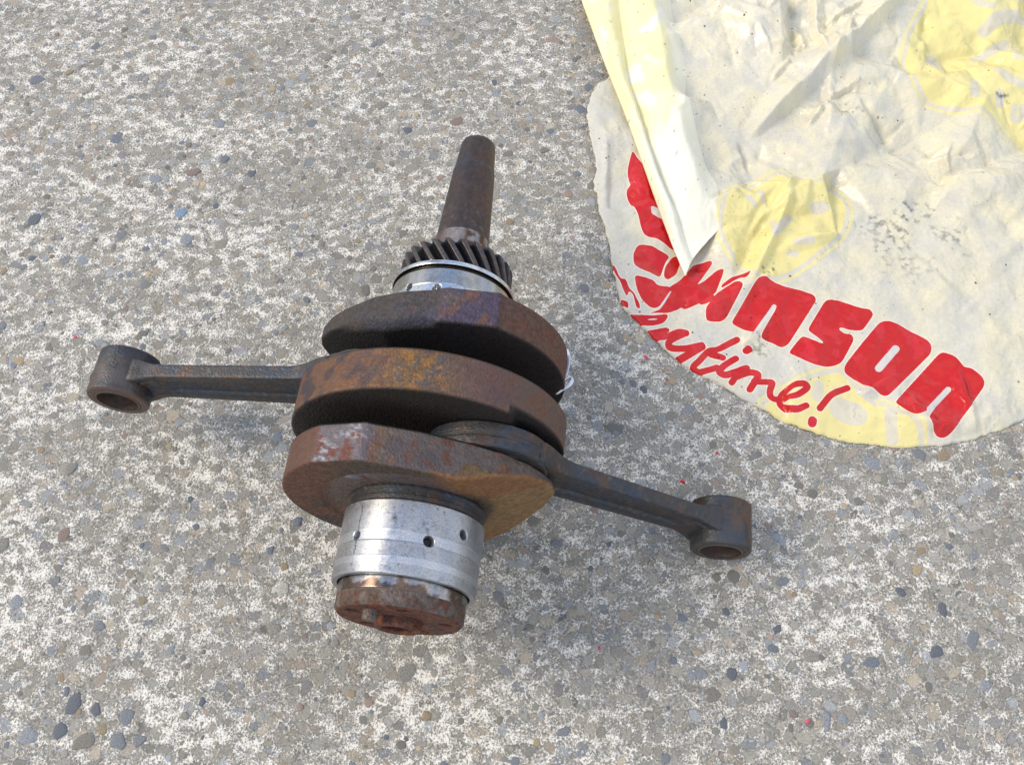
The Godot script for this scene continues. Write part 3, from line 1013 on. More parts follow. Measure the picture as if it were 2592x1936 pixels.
	var drill2 := func(t: float, z: float, r: float) -> float:
		var d := 0.0
		if r > 0.029 and r < 0.0300:
			for q in holes2:
				var da := absf(wrapf(rad_to_deg(t) - q[0], -180.0, 180.0))
				if da < 8.0 and absf(z * 1000.0 - q[1]) < 3.0:
					var dist := Vector2(deg_to_rad(da) * 29.7, z * 1000.0 - q[1]).length()
					d = maxf(d, 0.004 * sm(q[2], q[2] - 0.45, dist))
		return d
	sl = put("bearing_sleeve", lathe(runs([[0.020, -0.0146], [0.0297, -0.0146], [0.0297, -0.0310], [0.02985, -0.0312], [0.02985, -0.0392], [0.0290, -0.0395], [0.0290, -0.0409], [0.0304, -0.0412], [0.0306, -0.0416], [0.0306, -0.0432], [0.0303, -0.0436], [0.020, -0.0436]], 0.00042), 0, AXIS_H, 540, alu_color, drill2), bright, root)
	sl.set_meta("label", "bright grooved sleeve between the dark web and the gear")
	build_gear(root)
	put("tapered_shaft", lathe(runs([[0.0150, -0.0420], [0.0146, -0.0580], [0.0143, -0.0600], [0.01392, -0.0742], [0.01372, -0.0750], [0.01130, -0.1180], [0.01118, -0.1196], [0.01075, -0.1206], [0.00945, -0.1372], [0.0090, -0.1388], [0.0080, -0.1394], [0.0030, -0.1394], [0.0028, -0.1380], [0.0, -0.1375]], 0.0012), 0, AXIS_H, 120, shaft_color), metal("shaft steel", 0.35, 0.62, 0.012, 26.0), root)
	# --- connecting rods
	var rod := connecting_rod(root, Vector2(-31, 0), Vector2(-160, -20.9), 12.5, rusty, oily, 15.1)
	rod.set_meta("label", "connecting rod held clear of the ground, small end with an oil nub")
	rod = connecting_rod(root, Vector2(29, 14.5), Vector2(143.8, -46.7), 46.6, rusty, oily, 14.8)
	rod.set_meta("label", "connecting rod whose orange-rusted small end rests on the concrete")


func plain(key: String, c: Color, rough: float) -> StandardMaterial3D:
	if not mats.has(key):
		var m := StandardMaterial3D.new()
		m.resource_name = key
		m.albedo_color = c
		m.roughness = rough
		mats[key] = m
	return mats[key]


func flange_mesh() -> ArrayMesh:
	var prof := runs([[0.0, 0.1190], [0.0262, 0.1190], [0.0276, 0.1174], [0.0276, 0.1040], [0.020, 0.1040]], 0.00045)
	var seg := 420
	var bolts := []
	for k in 5:
		bolts.append(deg_to_rad(6.0 + 72.0 * k))
	var p := PackedVector3Array()
	for q in prof:
		for k in seg:
			var t := TAU * k / seg
			var x: float = q[0] * cos(t)
			var y: float = q[0] * sin(t)
			var z: float = q[1]
			if z > 0.1185:
				for b in bolts:
					var d := Vector2(x - 0.0206 * cos(b), y - 0.0206 * sin(b)).length()
					z -= 0.006 * sm(0.0031, 0.0026, d) + 0.0003 * sm(0.0036, 0.0031, d)
				z -= 0.0012 * sm(0.0105, 0.0100, Vector2(x, y).length())
			p.append(Vector3(x, AXIS_H + y, z))
	return grid(p, prof.size(), seg, true, flange_color)


func build_gear(root: Node3D) -> void:
	var m := metal("oily gear steel", 0.5, 0.42, 0.008, 26.0)
	var g := put("helical_gear", lathe(runs([[0.0140, -0.0440], [0.0236, -0.0440], [0.0240, -0.0444], [0.0240, -0.0581], [0.0236, -0.0585], [0.0140, -0.0585]], 0.002), 0, AXIS_H, 120, gear_color), m, root)
	var z0 := -0.0442
	var z1 := -0.0583
	var sect := [[-0.150, 0.0236], [-0.118, 0.0242], [-0.082, 0.0258], [-0.050, 0.0275], [-0.040, 0.0281], [0.040, 0.0281], [0.050, 0.0275], [0.082, 0.0258], [0.118, 0.0242], [0.150, 0.0236]]
	var p := PackedVector3Array()
	var rows := 14
	for r in rows + 3:
		var t := clampf(float(r - 1) / rows, 0.0, 1.0)
		var z := lerpf(z0, z1, t)
		var tw := lerpf(0.0, 0.34, t)
		for q in sect:
			var rad: float = q[1]
			var a: float = q[0]
			if r == 0 or r == rows + 2:
				rad = 0.0236
				a *= 0.3
			elif r == 1 or r == rows + 1:
				rad = lerpf(0.0236, rad, 0.86)
			p.append(Vector3(rad * cos(a + tw), rad * sin(a + tw), z))
	var tooth := grid(p, rows + 3, sect.size(), true, func(q): return gear_color(q + Vector3(0, AXIS_H, 0)))
	for k in 24:
		var o := put("gear_tooth", tooth, m, g)
		o.position = Vector3(0, AXIS_H, 0)
		o.rotation.z = TAU * (k + 0.15) / 24.0


# A forged rod: big end round the pin, I-section shank, small end with its bush. Points are (u, v) mm round the shaft's axis; zc is its plane.
func connecting_rod(root: Node3D, pin: Vector2, eye: Vector2, zc: float, rusty: Material, oily: Material, re: float) -> Node3D:
	var rod := Node3D.new()
	rod.name = "connecting_rod"
	if root.has_node("connecting_rod"):
		rod.name = "connecting_rod_001"
	rod.position = at(eye.x, eye.y, zc)
	root.add_child(rod, true)
	var d := (pin - eye).normalized()
	var n := Vector2(-d.y, d.x)
	if n.y < 0.0:
		n = -n
	var l := pin.distance_to(eye)
	var off := rod.position
	var col := func(p): return rod_color(p + off)
	var dark := func(p): return rust_dark(p + off)
	# shank
	var p := PackedVector3Array()
	var rows := 110
	var sect := [[-1.0, -0.85], [-1.0, 0.85], [-0.93, 1.0], [-0.66, 1.0], [-0.50, 0.80], [-0.42, 0.46], [-0.2, 0.42], [0.0, 0.42], [0.2, 0.42], [0.42, 0.46], [0.50, 0.80], [0.66, 1.0], [0.93, 1.0], [1.0, 0.85], [1.0, -0.85], [0.93, -1.0], [0.66, -1.0], [0.50, -0.80], [0.42, -0.46], [0.0, -0.42], [-0.42, -0.46], [-0.50, -0.80], [-0.66, -1.0], [-0.93, -1.0]]
	var fine_sect := []
	for k in sect.size():
		for j in 4:
			var e: Array = sect[(k + 1) % sect.size()]
			fine_sect.append([lerpf(sect[k][0], e[0], j / 4.0), lerpf(sect[k][1], e[1], j / 4.0)])
	sect = fine_sect
	for k in rows + 1:
		var t := float(k) / rows
		var s := lerpf(5.0, l - 10.0, t)
		var h := lerpf(10.6, 15.2, t)
		h += 1.6 * pow(sm(24.0, 9.0, s), 1.6) + 8.5 * pow(sm(l - 42.0, l - 14.0, s), 2.0)
		if s < re * 0.62:
			h = minf(h, sqrt(re * re - s * s) - 0.15)
		if l - s < 15.0:
			h = minf(h, sqrt(26.8 * 26.8 - (l - s) * (l - s)))
		var th := 3.7 + 2.6 * pow(sm(24.0, 9.0, s), 1.5) + 1.2 * sm(l - 40.0, l - 20.0, s)
		var rec := sm(17.0, 30.0, s) * sm(l - 22.0, l - 42.0, s)
		for q in sect:
			var a: float = q[0]
			var b: float = q[1]
			if absf(b) < 0.84 and absf(a) < 0.9:
				b = lerpf(signf(b) * 1.0, b, rec)
			var c := d * s + n * (a * h)
			p.append(Vector3(c.x / 1000.0, c.y / 1000.0, b * th / 1000.0))
	put("shank", grid(p, rows + 1, sect.size(), true, col), oily, rod)
	# small end and its bush
	var r := re / 1000.0
	put("small_end", lathe(runs([[0.0112, 0.0121], [r - 0.0008, 0.0121], [r, 0.0113], [r, -0.0113], [r - 0.0008, -0.0121], [0.0112, -0.0121], [0.0112, 0.0121]], 0.0014), 0, 0, 110, col), oily, rod)
	put("bush", lathe(runs([[0.0098, 0.0124], [0.0108, 0.0124], [0.01125, 0.0119], [0.01125, -0.0119], [0.0108, -0.0124], [0.0098, -0.0124], [0.0098, 0.0124]], 0.002), 0, 0, 80, func(q): return Color(0.16, 0.10, 0.07).lerp(Color(0.07, 0.06, 0.05), 0.5 + 0.8 * n3(q, 150.0))), oily, rod)
	# oil nub at the far side of the small end
	p = PackedVector3Array()
	for k in 9:
		var a := PI * 0.5 * k / 8.0
		for j in 20:
			var b := TAU * j / 20
			var c := -d * (re - 1.0 + 4.4 * sin(a)) + n * (5.2 * cos(a) * cos(b))
			p.append(Vector3(c.x / 1000.0, c.y / 1000.0, (5.2 * cos(a) * sin(b)) / 1000.0))
	if pin.x < 0.0:
		put("oil_nub", grid(p, 9, 20, true, dark), oily, rod)
	# big end
	var bc := d * l / 1000.0
	put("big_end", lathe(runs([[0.0221, 0.0056], [0.0262, 0.0056], [0.0270, 0.0050], [0.0270, 0.0012], [0.0266, 0.0009], [0.0266, -0.0009], [0.0270, -0.0012], [0.0270, -0.0050], [0.0262, -0.0056], [0.0221, -0.0056]], 0.0012), bc.x, bc.y, 120, dark), oily, rod)
	return rod


# ------------------------------------------------------------------ the carrier bag

const BX := 0.078
const BZ := -0.350
const BW := 0.350
const BH := 0.374
var relief := PackedFloat32Array()      # crumples, one value per millimetre
const RW := 351
const RH := 375


func pairs(a: Array) -> PackedVector2Array:
	var o := PackedVector2Array()
	for i in range(0, a.size(), 2):
		o.append(Vector2(a[i], a[i + 1]) / 1000.0)
	return o


func resample(pts: PackedVector2Array, n: int, closed: bool) -> PackedVector2Array:
	var c := Curve2D.new()
	var m := pts.size()
	for i in m + (1 if closed else 0):
		var a := pts[(i + m - 1) % m] if closed else pts[maxi(i - 1, 0)]
		var b := pts[(i + 1) % m] if closed else pts[mini(i + 1, m - 1)]
		var q := pts[i % m]
		var t := (b - a) * 100.0 / 6.0
		c.add_point(q * 100.0, -t * 0.9, t * 0.9)
	c.bake_interval = 0.05
	var l := c.get_baked_length()
	var o := PackedVector2Array()
	for k in n:
		o.append(c.sample_baked(l * k / (n if closed else n - 1), true) / 100.0)
	return o


func crease(a: Vector2, b: Vector2, width: float, amp: float, skew := 0.5) -> void:
	# a tent-shaped fold from a to b (mm in the bag's own frame), steeper on one side
	var d := b - a
	var l := d.length()
	if l < 0.5:
		return
	d /= l
	var n := Vector2(-d.y, d.x)
	var x0 := maxi(0, int(minf(a.x, b.x) - width))
	var x1 := mini(RW - 1, int(maxf(a.x, b.x) + width) + 1)
	var y0 := maxi(0, int(minf(a.y, b.y) - width))
	var y1 := mini(RH - 1, int(maxf(a.y, b.y) + width) + 1)
	for y in range(y0, y1 + 1):
		for x in range(x0, x1 + 1):
			var q := Vector2(x, y) - a
			var s := q.dot(d) / l
			if s < -0.05 or s > 1.05:
				continue
			var k := q.dot(n)
			var w := width * (skew if k > 0.0 else 1.0 - skew) * 2.0
			var taper := 4.0 * clampf(s, 0.0, 1.0) * (1.0 - clampf(s, 0.0, 1.0))
			w *= 0.35 + 0.65 * taper
			var h := 1.0 - absf(k) / w
			if h > 0.0:
				relief[y * RW + x] += amp * h * minf(1.0, taper * 1.6)


func facets(count: int, amp: float, seed_: int, patchy: bool) -> void:
	# creased film: heights at scattered points, joined by flat triangles
	var rng := RandomNumberGenerator.new()
	rng.seed = seed_
	var p := PackedVector2Array()
	var hs := PackedFloat32Array()
	for i in count:
		p.append(Vector2(rng.randf_range(-25.0, RW + 25.0), rng.randf_range(-25.0, RH + 25.0)))
		var k := amp * (rng.randf_range(-1.0, 1.0) if rng.randf() < 0.7 else rng.randf_range(0.6, 1.3) * signf(rng.randf() - 0.4))
		if patchy:
			k *= sm(-0.15, 0.25, fbm.get_noise_2d(p[i].x * 0.012, p[i].y * 0.012))
		hs.append(k * (1.0 - 0.62 * sm(205.0, 255.0, p[i].y)))
	var tri := Geometry2D.triangulate_delaunay(p)
	for t in range(0, tri.size(), 3):
		var a := p[tri[t]]
		var b := p[tri[t + 1]]
		var c := p[tri[t + 2]]
		var d := (b.y - c.y) * (a.x - c.x) + (c.x - b.x) * (a.y - c.y)
		if absf(d) < 1e-6:
			continue
		for y in range(maxi(0, int(ceil(minf(a.y, minf(b.y, c.y))))), mini(RH - 1, int(maxf(a.y, maxf(b.y, c.y)))) + 1):
			for x in range(maxi(0, int(ceil(minf(a.x, minf(b.x, c.x))))), mini(RW - 1, int(maxf(a.x, maxf(b.x, c.x)))) + 1):
				var u := ((b.y - c.y) * (x - c.x) + (c.x - b.x) * (y - c.y)) / d
				var v := ((c.y - a.y) * (x - c.x) + (a.x - c.x) * (y - c.y)) / d
				if u >= 0.0 and v >= 0.0 and u + v < 1.0 + 1e-9:
					relief[y * RW + x] += u * hs[tri[t]] + v * hs[tri[t + 1]] + (1.0 - u - v) * hs[tri[t + 2]]


func crumple() -> void:
	relief.resize(RW * RH)
	facets(210, 5.0, 301, false)
	facets(800, 2.3, 302, true)
	facets(2600, 0.65, 303, true)
	var rng := RandomNumberGenerator.new()
	rng.seed = 2024
	var hub := [Vector2(178, 70), Vector2(140, 95), Vector2(205, 50), Vector2(160, 130), Vector2(120, 60), Vector2(225, 95), Vector2(100, 190), Vector2(90, 235), Vector2(190, 160), Vector2(250, 180)]
	for k in 130:
		var c: Vector2
		var ang: float
		if k % 3 == 0:
			c = Vector2(rng.randf_range(10, 330), rng.randf_range(5, 350))
			ang = rng.randf() * TAU
		else:                                   # fans of folds round a few pinched points
			var h: Vector2 = hub[rng.randi() % hub.size()]
			ang = rng.randf() * TAU
			c = h + Vector2(cos(ang), sin(ang)) * rng.randf_range(2.0, 30.0)
			ang += rng.randf_range(-0.3, 0.3)
		var calm := 1.0 - 0.55 * sm(215.0, 265.0, c.y) - 0.35 * sm(190.0, 280.0, c.x)
		var l := rng.randf_range(8.0, 34.0)
		var e := Vector2(cos(ang), sin(ang)) * l
		crease(c - e * 0.5, c + e * 0.5, rng.randf_range(2.2, 7.5), rng.randf_range(-1.0, 1.15) * calm * l / 13.0, rng.randf_range(0.22, 0.78))
	for k in 25:                                # broad facets
		var c := Vector2(rng.randf_range(40, 330), rng.randf_range(0, 300))
		var ang := rng.randf() * TAU
		var e := Vector2(cos(ang), sin(ang)) * rng.randf_range(22.0, 62.0)
		var calm := 1.0 - 0.5 * sm(205.0, 260.0, c.y)
		crease(c - e * 0.5, c + e * 0.5, rng.randf_range(8.0, 19.0), rng.randf_range(-2.6, 3.4) * calm, rng.randf_range(0.2, 0.8))
	# the folds that show plainest: the long diagonal, the creases that run to the pinched corner, and the loose folds at the right
	crease(Vector2(104, 158), Vector2(224, 38), 13.0, 6.5, 0.3)
	crease(Vector2(222, 40), Vector2(290, 5), 9.0, 3.6, 0.6)
	crease(Vector2(160, 25), Vector2(156, 105), 5.5, 3.3, 0.3)
	crease(Vector2(146, 30), Vector2(140, 95), 5.0, -2.7, 0.6)
	crease(Vector2(95, 30), Vector2(150, 60), 9.0, 3.3, 0.4)
	crease(Vector2(150, 165), Vector2(170, 60), 7.0, 2.4, 0.7)
	crease(Vector2(84, 262), Vector2(118, 196), 9.0, -5.1, 0.55)
	crease(Vector2(92, 268), Vector2(124, 205), 6.0, 4.8, 0.35)
	crease(Vector2(96, 232), Vector2(128, 190), 6.0, 3.9, 0.6)
	crease(Vector2(110, 245), Vector2(150, 232), 6.0, 2.7, 0.5)
	crease(Vector2(62, 285), Vector2(110, 258), 9.0, 3.0, 0.5)
	crease(Vector2(84, 305), Vector2(104, 285), 6.0, 2.4, 0.4)
	for k in 7:
		crease(Vector2(225 + 9 * k, 270 - 16 * k), Vector2(310 + 2 * k, 205 - 18 * k), 7.5, 1.1 if k % 2 else -0.9, 0.4)
	crease(Vector2(150, 345), Vector2(235, 366), 5.0, 2.7, 0.4)
	crease(Vector2(170, 330), Vector2(180, 362), 6.0, 2.4, 0.35)
	crease(Vector2(200, 318), Vector2(205, 362), 6.0, 2.7, 0.7)
	crease(Vector2(226, 340), Vector2(240, 364), 4.0, 2.2, 0.4)


func relief_at(x: float, z: float) -> float:
	var fx := clampf((x - BX) * 1000.0, 0.0, RW - 1.001)
	var fy := clampf((z - BZ) * 1000.0, 0.0, RH - 1.001)
	var i := int(fx)
	var j := int(fy)
	var a := fx - i
	var b := fy - j
	var o := j * RW + i
	return lerpf(lerpf(relief[o], relief[o + 1], a), lerpf(relief[o + RW], relief[o + RW + 1], a), b) / 1000.0


var fold_x := PackedFloat32Array()       # where the fold's crease runs, per millimetre of z


func under_flap(x: float, z: float) -> float:
	# 1 well left of the fold's crease, where the panel lies flat on the ground, 0 at the crease and right of it
	if fold_x.is_empty():
		var cr := resample(pairs(FLAP_CREASE), 400, false)
		fold_x.resize(RH)
		var k := 0
		for j in RH:
			var zz := BZ + j / 1000.0
			while k < 398 and cr[k + 1].y < zz:
				k += 1
			fold_x[j] = cr[k].x
	var c := fold_x[clampi(int((z - BZ) * 1000.0), 0, RH - 1)]
	return sm(c - 0.003, c - 0.020, x) * sm(-0.078, -0.104, z)


func panel_y(x: float, z: float, rim: float) -> float:
	var lift := 0.0022 * maxf(0.0, fbm.get_noise_2d(x * 30.0 + 7.0, z * 30.0)) * sm(0.030, 0.0, rim)
	var h := 0.0010 + lift + 0.0075 * (1.0 - exp(-rim / 0.034))
	var u := under_flap(x, z)
	h = lerpf(h + 0.0040 * sm(-0.05, -0.20, z), 0.0030, u)
	h += relief_at(x, z) * (1.0 - 0.6 * u) * sm(0.0, 0.010, rim) * (1.0 + 0.7 * sm(-0.10, -0.17, z))
	h += 0.0022 * fbm.get_noise_2d(x * 26.0, z * 26.0) * sm(0.0, 0.012, rim)
	return maxf(h, 0.0010 + 0.0008 * sm(0.0, 0.004, rim))


func fill(data: PackedByteArray, size: int, poly: PackedVector2Array, c: Array, mix_ := 1.0) -> void:
	var y0 := 1e9
	var y1 := -1e9
	var pts := PackedVector2Array()
	for q in poly:
		var w := Vector2((q.x - BX) / BW, (q.y - BZ) / BH) * size
		pts.append(w)
		y0 = minf(y0, w.y)
		y1 = maxf(y1, w.y)
	for y in range(maxi(0, int(y0)), mini(size - 1, int(y1) + 1)):
		var xs := []
		var yy := y + 0.5
		for i in pts.size():
			var a := pts[i]
			var b := pts[(i + 1) % pts.size()]
			if (a.y <= yy) != (b.y <= yy):
				xs.append(a.x + (yy - a.y) / (b.y - a.y) * (b.x - a.x))
		xs.sort()
		for k in range(0, xs.size() - 1, 2):
			for x in range(maxi(0, int(round(xs[k]))), mini(size, int(round(xs[k + 1])))):
				var o := (y * size + x) * 3
				if mix_ >= 1.0:
					data[o] = c[0]
					data[o + 1] = c[1]
					data[o + 2] = c[2]
				else:
					data[o] = int(lerpf(data[o], c[0], mix_))
					data[o + 1] = int(lerpf(data[o + 1], c[1], mix_))
					data[o + 2] = int(lerpf(data[o + 2], c[2], mix_))


func rounded(a: Array, n: int) -> PackedVector2Array:      # a closed shape with softened corners
	var p := pairs(a)
	for s in 2:
		var o := PackedVector2Array()
		for i in p.size():
			var q := p[i]
			var r := p[(i + 1) % p.size()]
			var k := minf(0.25, 0.0013 / maxf(q.distance_to(r), 1e-5))
			o.append(q.lerp(r, k))
			o.append(q.lerp(r, 1.0 - k))
		p = o
	return p


func stroke_shape(s: Array) -> Array:
	var p := pairs(s[1])
	if p.size() > 2:
		p = resample(p, p.size() * 6, false)
	var big := PackedVector2Array()
	for q in p:
		big.append(q * 10000.0)
	var out := []
	for poly in Geometry2D.offset_polyline(big, s[0] * 12.8, Geometry2D.JOIN_ROUND, Geometry2D.END_ROUND):
		var back := PackedVector2Array()
		for q in poly:
			back.append(q / 10000.0)
		out.append(back)
	return out


func inset(p: PackedVector2Array, mm: float) -> Array:
	var big := PackedVector2Array()
	for q in p:
		big.append(q * 10000.0)
	var out := []
	for poly in Geometry2D.offset_polygon(big, -mm * 10.0, Geometry2D.JOIN_ROUND):
		var back := PackedVector2Array()
		for q in poly:
			back.append(q / 10000.0)
		out.append(back)
	return out


func bag_texture() -> ImageTexture:
	var half := 1024
	var a := bytes(simplex(0.012, 4, 61), half, half)
	var b := bytes(simplex(0.03, 5, 62), half, half)
	var c := bytes(simplex(0.14, 3, 63), half, half)
	var base := PackedByteArray()
	base.resize(half * half * 3)
	for i in half * half:
		# cream, cooler and greyer towards the hem where the film is single, tan to the right, whiter at the top
		var fx := float(i % half) / half
		var fy := float(i / half) / half
		var t := clampi(a[i] + ((b[i] - 128) >> 2) + int(70.0 * (fx - 0.45)) - int(95.0 * sm(0.15, 0.0, fx)) - int(60.0 * sm(0.62, 0.80, fy) * sm(0.8, 0.3, fx)), 0, 255)
		var g := 226 + (c[i] >> 4) + int(10.0 * sm(0.5, 0.1, fy))
		base[i * 3] = mini(255, (222 * (255 - t) + 246 * t) / 255 * g >> 8)
		base[i * 3 + 1] = mini(255, (218 * (255 - t) + 235 * t) / 255 * g >> 8)
		base[i * 3 + 2] = mini(255, (204 * (255 - t) + 198 * t) / 255 * g >> 8)
	var im := Image.create_from_data(half, half, false, Image.FORMAT_RGB8, base)
	im.resize(2048, 2048, Image.INTERPOLATE_CUBIC)
	var d := im.get_data()
	var s := 2048
	var yel := [236, 220, 132]
	var gap := [208, 202, 196]
	for q in YELLOW_SHAPES:
		var sh := resample(pairs(q), 160, true)
		fill(d, s, sh, yel, 0.62)
		for r in inset(sh, 1.7):
			fill(d, s, r, gap, 0.7)
		for r in inset(sh, 4.6):
			fill(d, s, r, yel, 0.72)
	for q in YELLOW_MARKS:
		for r in stroke_shape(q):
			fill(d, s, r, gap, 0.7)
	var red := [194, 18, 14]
	for q in RED_SHAPES:
		for r in inset(rounded(q, 8), -0.55):
			fill(d, s, r, [240, 222, 204], 0.8)
	for q in RED_STROKES:
		for r in stroke_shape([q[0] + 0.45, q[1]]):
			fill(d, s, r, [240, 222, 204], 0.8)
	for q in RED_SHAPES:
		fill(d, s, rounded(q, 8), red)
	for q in RED_STROKES:
		for r in stroke_shape(q):
			fill(d, s, r, [226, 216, 168] if Geometry2D.is_polygon_clockwise(r) else red)
	for q in RED_GAPS:
		fill(d, s, rounded(q, 8), gap)
	for q in RED_SLOTS:
		for r in stroke_shape(q):
			fill(d, s, r, gap)
	# grime: grey scuffs in a few places and dark specks
	var rng := RandomNumberGenerator.new()
	rng.seed = 91
	var scuffs := [[0.2560, -0.1215, 0.020, 0.42], [0.2760, -0.1330, 0.014, 0.4], [0.2620, -0.0990, 0.018, 0.3], [0.2890, -0.1150, 0.014, 0.35], [0.1815, -0.0920, 0.006, 0.8], [0.3420, -0.2170, 0.006, 0.7], [0.1720, -0.0460, 0.008, 0.55], [0.2150, -0.1030, 0.006, 0.4], [0.2480, -0.2080, 0.007, 0.4]]
	var smear := bytes(simplex(0.011, 5, 72), s, s)
	for y in range(900, 2048):                      # the red turns pinker in blotches
		for x in range(60, 1330):
			var o := (y * s + x) * 3
			if d[o + 1] < 60:
				var k := sm(152.0, 170.0, smear[y * s + x]) * 0.45
				d[o] = int(d[o] + 16 * k)
				d[o + 1] = int(d[o + 1] + 40 * k)
				d[o + 2] = int(d[o + 2] + 56 * k)
	var grime := bytes(simplex(0.032, 5, 71), s, s)
	for q in scuffs:
		var cx := int((q[0] - BX) / BW * s)
		var cy := int((q[1] - BZ) / BH * s)
		var r := int(q[2] / BW * s)
		for y in range(maxi(0, cy - r), mini(s, cy + r)):
			for x in range(maxi(0, cx - r), mini(s, cx + r)):
				var k: float = q[3] * sm(1.0, 0.1, Vector2(x - cx, y - cy).length() / r + (smear[y * s + x] - 128) / 90.0) * sm(112.0, 168.0, grime[y * s + x] * 0.6 + smear[y * s + x] * 0.4)
				var o := (y * s + x) * 3
				d[o] = int(d[o] * (1.0 - k * 0.75))
				d[o + 1] = int(d[o + 1] * (1.0 - k * 0.72))
				d[o + 2] = int(d[o + 2] * (1.0 - k * 0.66))
	for k in 1500:
		var x := rng.randi() % s
		var y := rng.randi() % s
		var near_edge := 1.0 - sm(0.16, 0.30, BX + BW * x / s)
		if rng.randf() > 0.25 + 0.75 * near_edge:
			continue
		var r := 1 + int(3.2 * pow(rng.randf(), 5.0))
		var dark := rng.randf_range(0.25, 0.75)
		for yy in range(maxi(0, y - r), mini(s, y + r + 1)):
			for xx in range(maxi(0, x - r), mini(s, x + r + 1)):
				if Vector2(xx - x, yy - y).length() <= r:
					var o := (yy * s + xx) * 3
					d[o] = int(d[o] * dark)
					d[o + 1] = int(d[o + 1] * dark * 0.96)
					d[o + 2] = int(d[o + 2] * dark * 0.85)
	return ImageTexture.create_from_image(Image.create_from_data(s, s, false, Image.FORMAT_RGB8, d))


func bag_material() -> StandardMaterial3D:
	var m := StandardMaterial3D.new()
	m.resource_name = "printed plastic film"
	m.roughness = 0.28
	m.texture_repeat = false
	m.metallic_specular = 0.5
	m.vertex_color_use_as_albedo = true
	m.backlight_enabled = true
	m.backlight = Color(0.35, 0.34, 0.31)
	return m


